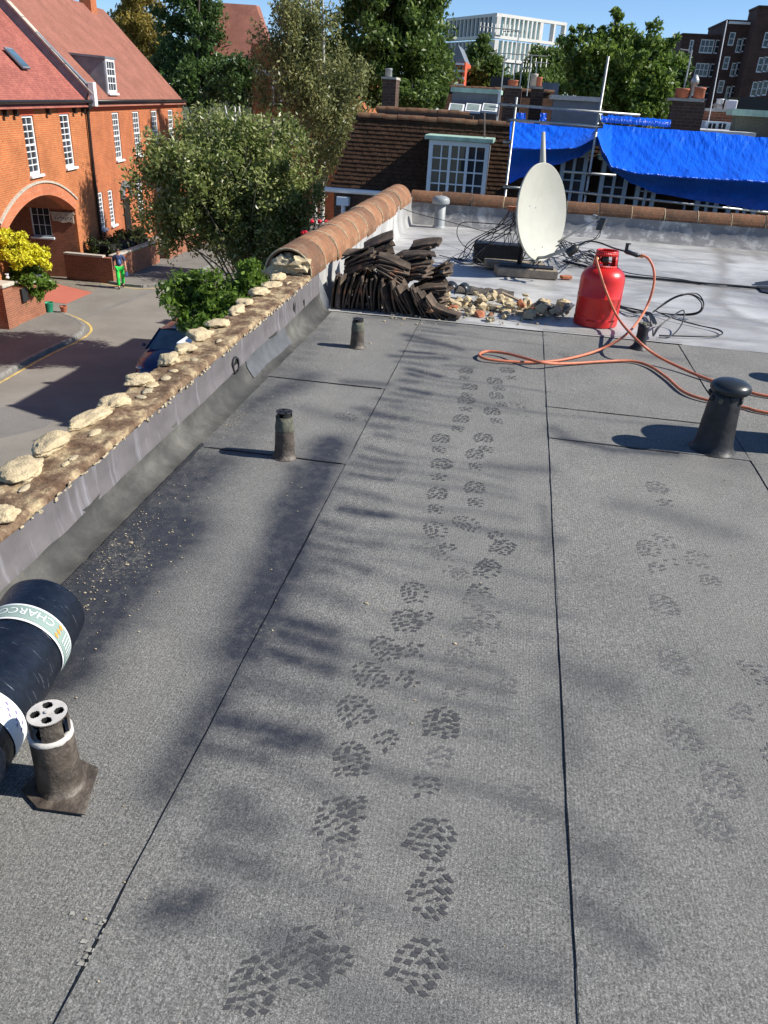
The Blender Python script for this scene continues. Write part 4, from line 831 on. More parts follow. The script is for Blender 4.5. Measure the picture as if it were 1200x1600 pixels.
# ------------------------------------------------------------------ rubble beside the tiles
def rubble(n, fx, fy, size, mats, lab, grp, cat, sub=2):
    for i in range(n):
        px, py = fx(), fy(); s = size(); p = onz(px, py); zz = s*.5*r_.uniform(.7,1.0)+(.035 if r_.random() < .3 else 0)
        o = MB().lump((p.x, p.y+r_.uniform(0,.05), zz), s*r_.uniform(.7,1.1), s*r_.uniform(.6,1.0), s*r_.uniform(.5,.8), r_.random()*90, r_.choice([1,1,2]), .8, Matrix.Rotation(r_.uniform(0,6),3,'Z')).build(cat.replace(' ','_'), M[r_.choice(mats)])
        tag(o, lab, cat, grp)
rubble(74, lambda: r_.uniform(680,885), lambda: r_.gauss(482,8.5), lambda: r_.uniform(.028,.062), ['mortar','mortar','mortar2'], 'cream lump of broken mortar in the rubble line below the dish', 'mortar lumps in the rubble', 'mortar lump')
rubble(16, lambda: r_.uniform(670,880), lambda: r_.gauss(487,7), lambda: r_.uniform(.025,.05), ['brickbit','terra'], 'terracotta fragment lying among the cream mortar rubble', 'fragments in the rubble', 'brick fragment')
rubble(9, lambda: r_.uniform(825,890), lambda: r_.gauss(490,6), lambda: r_.uniform(.03,.06), ['slate','bitumen'], 'dark charred lump at the bottle end of the rubble', 'dark lumps in the rubble', 'slate fragment')
q = onz(667,487); s_ = MB().obox((q.x,q.y,.05), Vector((.055,0,.02)), Vector((0,.03,.045)), Vector((0,-.004,.003))).build('slate_piece', M['slate']); tag(s_, 'flat grey slate square propped on the rubble by the tiles', 'slate')
q = onz(760,462); rgm = MB().grid(22, 12, lambda u, v: (q.x-.28+u*.52, q.y-.02+v*.17+.03*nz(u*5,v*3), .012+.05*math.sin(v*PI)*(.7+.5*nz(u*6,v*4))+.012*nz(u*20,v*12))).build('felt_rag', M['hessian'], None, smooth=True); tag(rgm, 'crumpled brown strip of old felt lying behind the rubble', 'felt')
for (px, py, rx, lab) in ((680,462,-.9,'black plastic half pipe piece standing against the tile heap'),(703,463,.5,'dark curved plastic disc lying behind the cream rubble'),(722,465,1.1,'blackish cut plastic gutter piece next to the felt rag')):
    q = onz(px,py); mb = MB(); R3 = Matrix.Rotation(rx,3,'Y')@Matrix.Rotation(.5,3,'X')
    mb.grid(2, 14, lambda u, v: Vector((q.x,q.y,.065))+R3@Vector((.055*math.cos(v*PI*1.05), -.04+.08*u, .055*math.sin(v*PI*1.05))))
    o = mb.build('gutter_piece', M['blackplastic'], None, smooth=True); o.modifiers.new('wall','SOLIDIFY').thickness = .005; tag(o, lab, 'gutter piece')
q = onz(884,436); o = MB().obox((q.x,q.y,.018), (.05,.02,0), (-.015,.03,0), (0,0,.016)).build('brick_fragment', M['brickbit'], None, bevel=.006); tag(o, 'lone orange brick fragment beside the dish timber', 'brick fragment')
q = onz(800,478); o = MB().obox((q.x,q.y,.07), (.1,-.02,-.03), (.005,.02,0), (0,0,.008)).build('broken_lath', M['timber'], None, bevel=.002); tag(o, 'short pale broken lath lying on top of the rubble', 'wood')

mb = MB()
for k in range(420):
    px, py = r_.uniform(600,890), r_.gauss(489,9); p = onz(px, min(py,507)); s = r_.choice([.003,.005,.007,.01]); mb.lump((p.x,p.y,s*.5), s*1.3, s, s*.6, k, 1, .6)
mb.build('rubble_crumbs', M['mortar2'], roof, uv=False)['kind'] = 'stuff'
# ================================================================== WINDOWS, WALLS WITH OPENINGS
def window(parent, o, u, n, w, h, cols, rows, fr=.05, bar=.022, mat='white', recess=.09, sill=True, split=None, pane_each=False, glass='glass', name='window', mull=None, curtain=False):
    """o: lower left corner on the wall face, u: along, n: outward."""
    o, u, n = Vector(o), Vector(u), Vector(n); z = Vector((0,0,1)); q = o-n*recess; mb = MB()
    def bar_(x0, x1, z0, z1, d0, d1): mb.obox(q+u*((x0+x1)/2)+z*((z0+z1)/2)+n*((d0+d1)/2), u*((x1-x0)/2), n*((d1-d0)/2), z*((z1-z0)/2))
    bar_(0,fr,0,h,-.02,.05); bar_(w-fr,w,0,h,-.02,.05); bar_(fr,w-fr,0,fr*1.3,-.02,.05); bar_(fr,w-fr,h-fr,h,-.02,.05)
    iw, ih = w-2*fr, h-fr*2.3
    for c in range(1, cols):
        b = bar*(2.2 if mull and c in mull else 1); x = fr+iw*c/cols; bar_(x-b/2, x+b/2, fr*1.3, h-fr, -.01, .032 if b == bar else .045)
    for r in range(1, rows):
        b = bar*(2.0 if split and r == split else 1); zz = fr*1.3+ih*r/rows; bar_(fr, w-fr, zz-b/2, zz+b/2, -.008, .03)
    wo = mb.build(name, M[mat], parent)
    if pane_each:
        for c in range(cols):
            for r in range(rows):
                MB().obox(q+u*(fr+iw*(c+.5)/cols)+z*(fr*1.3+ih*(r+.5)/rows), u*(iw/cols/2), n*.003, z*(ih/rows/2)).build('pane', M[glass], wo)
    else: MB().obox(q+u*(w/2)+z*(h/2), u*(w/2-fr*.5), n*.003, z*(h/2-fr*.5)).build('glass', M[glass], wo)
    if curtain:
        MB().obox(q+u*(w/2)+z*(h*.72)-n*.06, u*(w/2-fr), n*.004, z*(h*.26)).build('curtain', M['curtain'], wo)
    if sill: MB().obox(o+u*(w/2)-z*.045+n*(.06-recess/2), u*(w/2+.09), n*(.06+recess/2), z*.045).build('sill', M[mat], wo, bevel=.008)
    return wo
def wall_holes(o, u, n, W, H, holes, depth=.14, back=0.0):
    """vertical wall face with rectangular holes [(x0,z0,x1,z1)] and reveals."""
    o, u, n = Vector(o), Vector(u), Vector(n); Z = Vector((0,0,1)); mb = MB()
    xs = sorted({0.0, W}|{v for h in holes for v in (h[0], h[2]) if 0 < v < W}); zs = sorted({0.0, H}|{v for h in holes for v in (h[1], h[3]) if 0 < v < H})
    P = lambda x, z, d=0: o+u*x+Z*z-n*d
    flip = u.cross(Z).dot(n) < 0
    def q(*p): mb.add(p, [(0,1,2,3) if not flip else (3,2,1,0)])
    for i in range(len(xs)-1):
        for j in range(len(zs)-1):
            cx, cz = (xs[i]+xs[i+1])/2, (zs[j]+zs[j+1])/2
            if any(h[0] < cx < h[2] and h[1] < cz < h[3] for h in holes): continue
            q(P(xs[i],zs[j]), P(xs[i+1],zs[j]), P(xs[i+1],zs[j+1]), P(xs[i],zs[j+1]))
    for x0, z0, x1, z1 in holes:
        q(P(x0,z0), P(x0,z1), P(x0,z1,depth), P(x0,z0,depth)); q(P(x1,z1), P(x1,z0), P(x1,z0,depth), P(x1,z1,depth))
        q(P(x0,z1), P(x1,z1), P(x1,z1,depth), P(x0,z1,depth)); q(P(x1,z0), P(x0,z0), P(x0,z0,depth), P(x1,z0,depth))
    return mb
# ================================================================== STREET
ground = MB().box(-400, 500, -60, 900, STREET-.6, STREET-.05).build('ground', M['ground']); tag(ground, kind='structure')
road = MB().box(-60, -4.5, -20, 120, STREET-.05, STREET).build('road', M['road']); tag(road, kind='structure')
def street_poly(name, pts, z, th, mat, parent=None, **k):
    w = [onz(x, y, STREET) if not isinstance(x, Vector) else x for x, y in pts]
    return MB().prism([(p.x, p.y, STREET+z-th) for p in w], (0,0,th)).build(name, mat, parent, **k)
street_poly('tarmac_patch', [(-80,640),(55,634),(92,652),(70,668),(-80,705)], .004, .003, M['road2'], road)
street_poly('red_surfacing', [(60,437),(145,457),(103,475),(40,467)], .008, .004, M['redtar'], road)
street_poly('setts', [(60,420),(135,433),(160,443),(145,456),(60,436)], .006, .004, M['sett'], road)
street_poly('patch_trench', [(120,500),(150,492),(255,450),(246,447)], .004, .003, M['road2'], road)
# left pavement with kerb stones
LK = [(-60,622),(0,590),(40,567),(75,549),(110,533),(128,521),(131,513),(124,505),(108,497),(92,491)]
lkw = [onz(x, y, STREET) for x, y in LK]; lkw = crv(lkw, 4)
pv = MB().prism([(p.x,p.y,STREET-.03) for p in lkw]+[(-19.5,28.6,STREET-.03),(-26,28.6,STREET-.03),(-26,12,STREET-.03)], (0,0,.14)).build('pavement', M['pave']); tag(pv, kind='structure')
def kerbs(line, parent, step=.9, w=.13):
    d = 0; acc = [line[0]]; L = [0]
    for a, b in zip(line[:-1], line[1:]): d += (b-a).length; L.append(d)
    def at_s(s):
        for i in range(len(L)-1):
            if L[i] <= s <= L[i+1]+1e-6: return line[i].lerp(line[i+1], (s-L[i])/max(1e-6, L[i+1]-L[i]))
        return line[-1]
    s = 0
    while s < d-.2:
        a, b = at_s(s), at_s(min(d, s+step)); t = (b-a).normalized(); nn = Vector((t.y,-t.x,0)); c = (a+b)/2
        MB().obox((c.x,c.y,STREET+.058), t*((b-a).length/2-.008), nn*(w/2), Vector((0,0,.062))).build('kerb_stone', M['kerb'], parent, bevel=.012); s += step
def yellow(line, off, w=.09, name='yellow_line'):
    mb = MB(); vs = []; fs = []
    for i, p in enumerate(line):
        t = (line[min(i+1,len(line)-1)]-line[max(i-1,0)]).normalized(); nn = Vector((t.y,-t.x,0))
        vs += [Vector((p.x,p.y,STREET+.005))+nn*off, Vector((p.x,p.y,STREET+.005))+nn*(off+w)]
    for i in range(len(line)-1): fs.append((2*i,2*i+1,2*i+3,2*i+2))
    mb.add(vs, fs).build(name, M['yellow'], road)
kerbs(lkw, pv); yellow(lkw, .22); yellow(lkw, .42) if False else None
# far pavement by the garden wall
RK = [(150,438),(178,444),(215,449),(250,447),(285,436),(320,421),(360,400),(400,382)]
rkw = crv([onz(x, y, STREET) for x, y in RK], 4)
pv2 = MB().prism([(p.x,p.y,STREET-.03) for p in rkw]+[(-14.5,62,STREET-.03),(-20.5,62,STREET-.03),(-20.3,35.2,STREET-.03)], (0,0,.14)).build('pavement', M['pave']); tag(pv2, kind='structure')
kerbs(rkw, pv2); yellow(rkw[:18], .2)
# near pavement on our side
pv3 = MB().box(-8.6, -1.75, -20, 90, STREET-.03, STREET+.11).build('pavement', M['pave']); tag(pv3, kind='structure')
nk = [Vector((-8.67,yy,STREET)) for yy in np.arange(8,60,.9)]; kerbs(nk[:30], pv3)
# ================================================================== ORANGE BRICK HOUSES
FB = Vector((-20.15,35.23,STREET)); FD = Vector((-.16787,.98581,0)); FN = Vector((.98581,.16787,0)); UP3 = Vector((0,0,1)); ZE = .72
def F(s, z, out=0.0): return FB+FD*s+FN*out+UP3*(z-STREET)
S0, SP, S1 = -16.0, 2.75, 22.2
h1 = empty('brick_house', F(-6,STREET)); tag(h1, 'orange brick house with carriage arch and skylight in red tiled roof', 'house')
H = ZE-STREET; zz = lambda z: z-STREET; sx = lambda s: s-S0
W1 = [(-4.7,-1.95,-3.6,.2),(-.78,-1.95,.38,.2),(-9.0,-1.95,-7.9,.2),(-13,-1.95,-11.9,.2)]
AX0, AX1, ASP, ARISE = -7.9, -.35, -3.75, 1.0   # arch jambs, springing, rise
holes = [(sx(a),zz(b),sx(c),zz(d)) for a,b,c,d in W1]+[(sx(AX0),0.0,sx(AX1),zz(ASP+ARISE))]
mb = wall_holes(F(S0,STREET), FD, FN, SP-S0, H, holes[:-1]+[(sx(AX0),-1.0,sx(AX1),zz(ASP+ARISE))], .14)
# spandrels above the segmental arch
cxa, hw = (AX0+AX1)/2, (AX1-AX0)/2; Ra = (hw*hw+ARISE*ARISE)/(2*ARISE); zc = ASP+ARISE-Ra; NA = 24
arcp = [(cxa-hw+2*hw*i/NA, zc+math.sqrt(max(0,Ra*Ra-(-hw+2*hw*i/NA)**2))) for i in range(NA+1)]
for (s0,z0),(s1,z1) in zip(arcp[:-1], arcp[1:]): mb.add([F(s0,z0), F(s1,z1), F(s1,ASP+ARISE), F(s0,ASP+ARISE)], [(0,1,2,3)])
mb.build('wall', M['orangebrick'], h1)
ab = MB(); hd = MB(); so = MB()
for i in range(NA):
    (s0,z0),(s1,z1) = arcp[i], arcp[i+1]
    def rp(s, z, e): d = Vector((s-cxa, z-zc)).normalized(); return s+d.x*e, z+d.y*e
    a0, a1 = rp(s0,z0,.48), rp(s1,z1,.48); b0, b1 = rp(s0,z0,.56), rp(s1,z1,.56)
    ab.add([F(s0,z0,.035), F(s1,z1,.035), F(*a1,.035), F(*a0,.035), F(s0,z0,-.5), F(s1,z1,-.5)], [(0,1,2,3),(4,5,1,0)])
    hd.add([F(*a0,.09), F(*a1,.09), F(*b1,.09), F(*b0,.09), F(*a0,.0), F(*a1,.0), F(*b0,.0), F(*b1,.0)], [(0,1,2,3),(3,2,7,6),(4,5,1,0)])
    so.add([F(s0,z0,-.5), F(s1,z1,-.5), F(s1,z1+.02,-7), F(s0,z0+.02,-7)], [(0,1,2,3)])
ab.build('arch_ring', M['archband'], h1); hd.build('hood_mould', M['stonecap'], h1); so.build('passage_vault', M['gardenbrick'], h1)
# passage side wall (faces the camera), its window and plaque
PQ = lambda dep, z, out=0.0: FB+FD*(AX1-out)-FN*dep+UP3*(z-STREET)
wp = wall_holes(PQ(0,STREET), -FN, -FD, 8.0, ASP+ARISE-STREET+.3, [(1.2,zz(-5.0),2.1,zz(-3.55))], .12); wp.build('passage_wall', M['gardenbrick'], h1)
window(h1, PQ(1.2,-5.0), -FN, -FD, .9, 1.45, 3, 3, .05, .02, 'bluewhite', .1)
MB().prism([PQ(.08,-3.86,.06), PQ(1.2,-3.86,.06), PQ(1.2,-3.95,.06), PQ(1.12,-3.98,.06), PQ(1.08,-4.28,.06), PQ(.9,-4.26,.06), PQ(.6,-4.33,.06), PQ(.3,-4.27,.06), PQ(.12,-4.33,.06), PQ(.12,-3.98,.06), PQ(.05,-3.95,.06)], FD*.05).build('plaque', M['stonecap'], h1)
pl = bpy.data.objects['plaque']; sc = MB()
for k in range(7):
    c = PQ(.22+.12*k, -4.12+.03*math.sin(k*2), .063); sc.add([c+FN*.035+UP3*.05, c-FN*.02+UP3*.03, c-FN*.04-UP3*.05, c+FN*.02-UP3*.03], [(0,1,2,3)])
sc.build('carved_scrolls', M['slate'], pl)
MB().add([PQ(7.5,STREET), F(AX0,STREET,-7.5), F(AX0,-2.0,-7.5), PQ(7.5,-2.0)], [(0,1,2,3)]).build('passage_back', M['darkbrick'], h1)
MB().add([F(AX0,STREET,0), F(AX0,STREET,-7.5), F(AX0,-2.5,-7.5), F(AX0,-2.5,0)], [(0,1,2,3)]).build('passage_wall', M['gardenbrick'], h1)
for a,b,c,d in W1:
    window(h1, F(a,b), FD, FN, c-a, d-b, 2, 8, .09, .035, 'white', .1, split=4, curtain=True)
    MB().prism([F(a-.1,d,.012), F(c+.1,d,.012), F(c+.16,d+.36,.012), F(a-.16,d+.36,.012)], FN*-.01).build('flat_arch', M['redband'], h1)
for s in (-6.3,-5.4,-2.2,.9,2.0): MB().obox(F(s,.35,.08), FD*.025, FN*.08, UP3*.14).obox(F(s,.22,.12), FD*.12, FN*.05, UP3*.03).build('gutter_bracket', M['gutter'], h1)
def roof_slope(s0, s1, q1, parent, mat, pitch=46, name='roof_slope'):
    tp = math.tan(rad(pitch)); e = lambda s, q: F(s, ZE+.02+q*tp, -q)
    mb = MB().add([e(s0,-.28), e(s1,-.28), e(s1,q1), e(s0,q1)], [(0,1,2,3)])
    mb.add([e(s0,q1), e(s1,q1), F(s1,ZE,-2*q1), F(s0,ZE,-2*q1)], [(0,1,2,3)]); mb.add([e(s1,-.28)-UP3*.1, e(s1,q1)-UP3*.1, e(s1,q1), e(s1,-.28)],[(0,1,2,3)]); return mb.build(name, mat, parent)
QA = 4.7; TP = math.tan(rad(46))
r1 = roof_slope(S0, SP-.05, QA, h1, M['tileroof'])
MB().tube([F(S0,ZE-.04,.3), F(SP,ZE-.04,.3)], .075, 10).build('gutter', M['gutter'], h1, smooth=True)
MB().tube([F(2.5,ZE-.05,.25), F(2.5,ZE-.5,.12), F(2.45,-2,.1), F(2.45,STREET+.3,.1)], .07, 10).obox(F(2.5,ZE-.22,.15), FD*.22, FN*.14, UP3*.14).build('drainpipe', M['gutter'], h1)
sk = [F(s, ZE+.02+q*TP+.08, -q+.06) for s, q in ((-1.75,.95),(-1.0,.95),(-1.0,1.62),(-1.75,1.62))]
skf = MB().prism(sk, UP3*.05+FN*.05).build('skylight', M['leadsheet'], h1); c_ = sum(sk, Vector())/4
MB().add([c_+(p-c_)*.84+UP3*.06+FN*.06 for p in sk], [(0,1,2,3)]).build('pane', M['officeglass'], skf)
# party gable with stone coping
gb = [F(SP,STREET,.0), F(SP,ZE+.2,.28), F(SP,ZE+.45+QA*TP,-QA), F(SP,STREET,-QA)]
h2 = empty('brick_house', F(12,STREET)); tag(h2, 'orange brick house with lead cheeked dormer, tall sashes and brown tiled roof', 'house')
MB().prism([F(SP,STREET,-.02), F(SP,ZE,-.02), F(SP,ZE+.55,.26), F(SP,ZE+.5+QA*TP,-QA), F(SP,STREET,-QA)], FD*.3).build('party_gable', M['leadsheet'], h2)
for i in range(9):
    a, b = i/9, (i+1)/9-.004; q0, q1 = -.35+a*(QA+.35), -.35+b*(QA+.35); f = lambda q: F(SP+.15, ZE+.62+q*TP, -q)
    MB().obox((f(q0)+f(q1))/2, (f(q1)-f(q0))/2, FD*.23, Vector((.6,0,.6))*.05).build('coping_stone', M['stonecap'], h2, bevel=.01)
MB().obox(F(SP+.15,ZE+.25,.33), FD*.2, FN*.13, UP3*.5).build('kneeler', M['render'], h2, bevel=.02)
W2 = [(6.45,-2.1,7.6,.15),(10.1,-2.1,11.4,.15),(14.05,-2.1,15.4,.15),(18.1,-2.1,19.4,.15),(3.0,-5.1,3.65,-3.35),(4.5,-5.1,5.25,-3.4),(9.6,-5.1,10.8,-3.3),(14,-5.1,15.2,-3.3)]
wall_holes(F(SP,STREET), FD, FN, S1-SP, H, [(s0-SP,zz(z0),s1-SP,zz(z1)) for s0,z0,s1,z1 in W2], .14).build('wall', M['orangebrick2'], h2)
MB().add([F(S1,STREET), F(S1,STREET,-2*QA), F(S1,ZE,-2*QA), F(S1,ZE+QA*TP,-QA), F(S1,ZE)], [(0,1,2,3,4)]).build('gable_wall', M['orangebrick2'], h2)
for k, (a,b,c,d) in enumerate(W2): window(h2, F(a,b), FD, FN, c-a, d-b, 3 if k < 4 else 2, 8, .09, .035, 'white', .1, split=4)
MB().obox(F((SP+S1)/2,.44,.012), FD*((S1-SP)/2-.02), FN*.012, UP3*.16).build('red_band', M['redband'], h2)
hh = MB()
for i in range(12):
    a0, a1 = PI*i/12, PI*(i+1)/12; hh.prism([F(7.3-math.cos(a0)*r, -4.0+math.sin(a0)*r, .02) for r in (.55,.85)]+[F(7.3-math.cos(a1)*r, -4.0+math.sin(a1)*r, .02) for r in (.85,.55)], FN*.16)
hh.build('door_hood', M['leadsheet'], h2); MB().prism([F(7.3-math.cos(PI*i/12)*.55, -4.0+math.sin(PI*i/12)*.55, .03) for i in range(13)], FN*.05).build('tympanum', M['redband'], h2)
MB().obox(F(7.3,-5.2,.03), FD*.5, FN*.04, UP3*1.2).build('door', M['gutter'], h2)
roof_slope(SP+.28, S1+.1, QA+.1, h2, M['tileroof2'])
MB().tube([F(SP+.1,ZE-.04,.3), F(S1,ZE-.04,.3)], .075, 10).build('gutter', M['gutter'], h2, smooth=True)
# dormer
dm0, dm1, dq, dzt = 6.65, 8.15, .2, 2.55
dm = MB().prism([F(dm0, ZE+.05+dq*TP, -dq), F(dm0, dzt, -dq), F(dm0, dzt+.06, -(dzt-ZE)/TP-.3)], FD*.06); dm.build('dormer_cheek', M['leadsheet'], h2); dm = MB().prism([F(dm1, ZE+.05+dq*TP, -dq), F(dm1, dzt, -dq), F(dm1, dzt+.06, -(dzt-ZE)/TP-.3)], FD*-.06)
do_ = dm.build('dormer_cheek', M['leadsheet'], h2)
MB().prism([F(dm0-.1,dzt,-dq+.12), F(dm1+.1,dzt,-dq+.12), F(dm1+.1,dzt+.08,-(dzt-ZE)/TP-.4), F(dm0-.1,dzt+.08,-(dzt-ZE)/TP-.4)], UP3*.1).build('flat_lead_top', M['leadsheet'], do_)
window(h2, F(dm0+.05, ZE+.3, -dq+.06), FD, FN, 1.4, dzt-ZE-.32, 3, 4, .1, .04, 'white', .02, split=2, name='dormer_window')
MB().obox(F(19.0,ZE+QA*TP+.55,-QA), FD*.55, FN*.35, UP3*1.3).build('chimney', M['orangebrick2'], h2); MB().obox(F(19.0,ZE+QA*TP+1.9,-QA), FD*.65, FN*.45, UP3*.09).build('chimney_cap', M['stonecap'], h2)
# ------------------------------------------------------------------ front garden wall and hedge
gw = empty('garden_wall', (-18.7,38,STREET)); tag(gw, 'low brick front garden wall with stone capping behind the walking person', 'garden wall')
GC = onz(178,438,STREET+.11); gz = STREET+1.15
MB().box(GC.x-.12, GC.x+.12, GC.y, 39.4, STREET, gz).build('wall', M['gardenbrick'], gw); MB().box(-20.6, GC.x+.12, GC.y-.24, GC.y, STREET, gz).build('return_wall', M['gardenbrick'], gw)
for i in range(5): MB().box(GC.x-.16, GC.x+.16, GC.y+.02+i*.88, GC.y+.02+i*.88+.87, gz, gz+.09).build('capping_stone', M['stonecap'], gw, bevel=.012)
for i in range(2): MB().box(-20.6+i*.98, -20.6+i*.98+.97, GC.y-.28, GC.y+.015, gz+.001, gz+.091).build('capping_stone', M['stonecap'], gw, bevel=.012)
gw2 = empty('garden_wall', (-18.7,44,STREET)); tag(gw2, 'brick garden wall beyond the gateway, half hidden by the birch', 'garden wall')
MB().box(GC.x-.12, GC.x+.12, 40.8, 50, STREET, gz).build('wall', M['gardenbrick'], gw2); MB().box(GC.x-.2, GC.x+.2, 40.45, 40.8, STREET, gz+.35).build('pier', M['gardenbrick'], gw2); MB().box(GC.x-.17, GC.x+.17, 40.85, 50, gz, gz+.09).build('capping', M['stonecap'], gw2)
# ------------------------------------------------------------------ left corner: gate pier, wall, railings, post box
gp = empty('gate_pier', (-18.3,27.3,STREET)); tag(gp, 'weathered brick gate pier and wall under the yellow shrub', 'gate pier')
A_, B_ = onz(22,508,STREET+.11), onz(71,489,STREET+.11)
MB().box(A_.x-.55, A_.x+.12, A_.y, B_.y, STREET, STREET+1.35).build('wall', M['gardenbrick'], gp); MB().box(A_.x-.7, A_.x+.2, A_.y-.6, A_.y-.01, STREET, STREET+1.6).build('pier', M['gardenbrick'], gp)
MB().box(A_.x-.78, A_.x+.28, A_.y-.68, A_.y+.05, STREET+1.6, STREET+1.74).build('pier_cap', M['stonecap'], gp, bevel=.03)
q = onz(35,482,STREET+.9); MB().box(A_.x+.12, A_.x+.22, A_.y+.5, A_.y+.85, STREET+.85, STREET+1.35).build('black_letter_box', M['blackmetal'], gp, bevel=.02)
rl = empty('railings', (-18.6,23,STREET)); tag(rl, 'dark green garden railings on a stone plinth by the pavement', 'railings')
MB().box(-18.75, -18.4, 18, A_.y-.62, STREET, STREET+.42).build('plinth', M['kerb'], rl)
for k in range(26): MB().cyl((-18.57, A_.y-.85-k*.16, STREET+.42), (-18.57, A_.y-.85-k*.16, STREET+1.6), .014, .014, 6).build('bar', M['gutter'], rl)
MB().box(-18.6,-18.54,18,A_.y-.65,STREET+1.45,STREET+1.5).build('rail', M['gutter'], rl)
pt = onz(77,487,STREET+.11); o = empty('flower_pots', pt); tag(o, 'green tub and clay pot at the foot of the pier wall', 'plant pot')
MB().lathe([(.14,.0),(.2,.35),(.21,.37),(.18,.37),(.16,.3)], pt, 16).build('tub', plain('green_tub', (.02,.22,.12), .5), o, smooth=True); MB().lathe([(.1,0),(.15,.22),(.16,.24),(.13,.24)], pt+Vector((.55,.15,0)), 16).build('pot', M['pot'], o, smooth=True)
# ================================================================== PERSON
def skin_obj(name, verts, edges, radii, mat, parent, sub=2):
    me = bpy.data.meshes.new(name); inv = WM[parent.name].inverted(); me.from_pydata([tuple(inv@Vector(v)) for v in verts], edges, []); ob = bpy.data.objects.new(name, me); COL.objects.link(ob); ob.parent = parent; WM[ob.name] = WM[parent.name].copy()
    s = ob.modifiers.new('skin','SKIN')
    for i, r in enumerate(radii): me.skin_vertices[0].data[i].radius = (r if hasattr(r,'__len__') else (r,r)); me.skin_vertices[0].data[i].use_root = (i == 0)
    s.use_smooth_shade = True; ss_ = ob.modifiers.new('sub','SUBSURF'); ss_.levels = sub; ss_.render_levels = sub; me.materials.append(mat); return ob
pb = onz(190,450,STREET+.01); pb.z = STREET+.004; pe = empty('person', pb); tag(pe, 'person in a navy top and bright green trousers walking on the road', 'person')
face = Vector((.5,-.85,0)).normalized(); rt = Vector((face.y,-face.x,0))*-1; rt = Vector((0,0,1)).cross(face)*-1
def bp(r, f, z): return pb+rt*r+face*f+Vector((0,0,z))
# continuous body: pelvis, spine, neck, head, arms, hands, legs, feet
vb = [bp(0,0,.95), bp(0,.01,1.12), bp(0,.0,1.3), bp(0,0,1.43), bp(0,.01,1.52), bp(0,.03,1.6), bp(0,.03,1.7),
      bp(.19,0,1.4), bp(.25,-.05,1.13), bp(.25,.05,.9), bp(.25,.08,.82), bp(-.19,0,1.4), bp(-.26,.02,1.13), bp(-.27,.14,.92), bp(-.27,.17,.84),
      bp(.1,0,.9), bp(.11,.12,.5), bp(.11,.1,.09), bp(.11,.24,.05), bp(-.1,0,.9), bp(-.11,-.08,.5), bp(-.11,-.28,.14), bp(-.11,-.17,.05)]
eb = [(0,1),(1,2),(2,3),(3,4),(4,5),(5,6),(3,7),(7,8),(8,9),(9,10),(3,11),(11,12),(12,13),(13,14),(0,15),(15,16),(16,17),(17,18),(0,19),(19,20),(20,21),(21,22)]
rb_ = [.13,.12,.14,.09,.055,.085,.075,.06,.045,.033,.035,.06,.045,.033,.035,.09,.06,.042,.035,.09,.06,.042,.035]
body_ = skin_obj('body', vb, eb, rb_, M['skin'], pe)
for sgn_, wi in ((1,10),(-1,14)):     # five fingers on each hand
    w_ = vb[wi]
    for f in range(5):
        o_ = rt*sgn_*(.012*(f-2))+face*(.01*(f-2)); ln = (.05,.075,.08,.075,.06)[f]
        th_ = face*.04 if f == 0 else Vector()
        skin_obj('finger', [w_+o_, w_+o_+th_+Vector((0,0,-ln*.5)), w_+o_+th_*1.3+face*.015+Vector((0,0,-ln))], [(0,1),(1,2)], [.011,.009,.007], M['skin'], pe, 1)
skin_obj('navy_top', [vb[0]+Vector((0,0,.02)), vb[1], vb[2], vb[3], vb[7], vb[7].lerp(vb[8],.8), vb[11], vb[11].lerp(vb[12],.8)], [(0,1),(1,2),(2,3),(3,4),(4,5),(3,6),(6,7)], [.15,.145,.17,.1,.085,.065,.085,.065], M['navy'], pe)
skin_obj('shirt_front', [bp(0,.06,1.05), bp(0,.09,1.2), bp(0,.07,1.38)], [(0,1),(1,2)], [.09,.1,.06], M['blueshirt'], pe)
skin_obj('trousers', [vb[0], vb[15], vb[16], vb[17]+Vector((0,0,.03)), vb[19], vb[20], vb[21]], [(0,1),(1,2),(2,3),(0,4),(4,5),(5,6)], [.145,.11,.085,.075,.11,.085,.075], M['green'], pe)
for i in (17,21): skin_obj('shoe', [vb[i]-Vector((0,0,.03)), vb[i+1], vb[i+1]+face*.05], [(0,1),(1,2)], [.05,.045,.03], M['shoe'], pe, 1)
MB().lump(bp(0,.0,1.66), .095,.1,.105, 3, 3, .06).build('hair', M['hair'], pe, smooth=True)
for s_ in (-1,1): MB().lump(bp(.032*s_,.105,1.63), .01,.01,.008, 1, 2, .02).build('eye', M['hair'], pe, smooth=True); MB().lump(bp(.088*s_,.02,1.61), .015,.02,.03, 1, 2, .05).build('ear', M['skin'], pe, smooth=True)
MB().lump(bp(0,.118,1.6), .012,.016,.02, 2, 2, .05).build('nose', M['skin'], pe, smooth=True); MB().lump(bp(0,.108,1.555), .022,.008,.006, 2, 2, .05).build('mouth', plain('lips', (.4,.12,.1), .6), pe, smooth=True)
bg = MB().lump(vb[14]+Vector((0,0,-.2))+face*-.02, .05,.16,.14, 5, 3, .12).build('carrier_bag', M['navy'], None, smooth=True); tag(bg, 'small dark bag hanging from the hand of the walking person', 'bag')
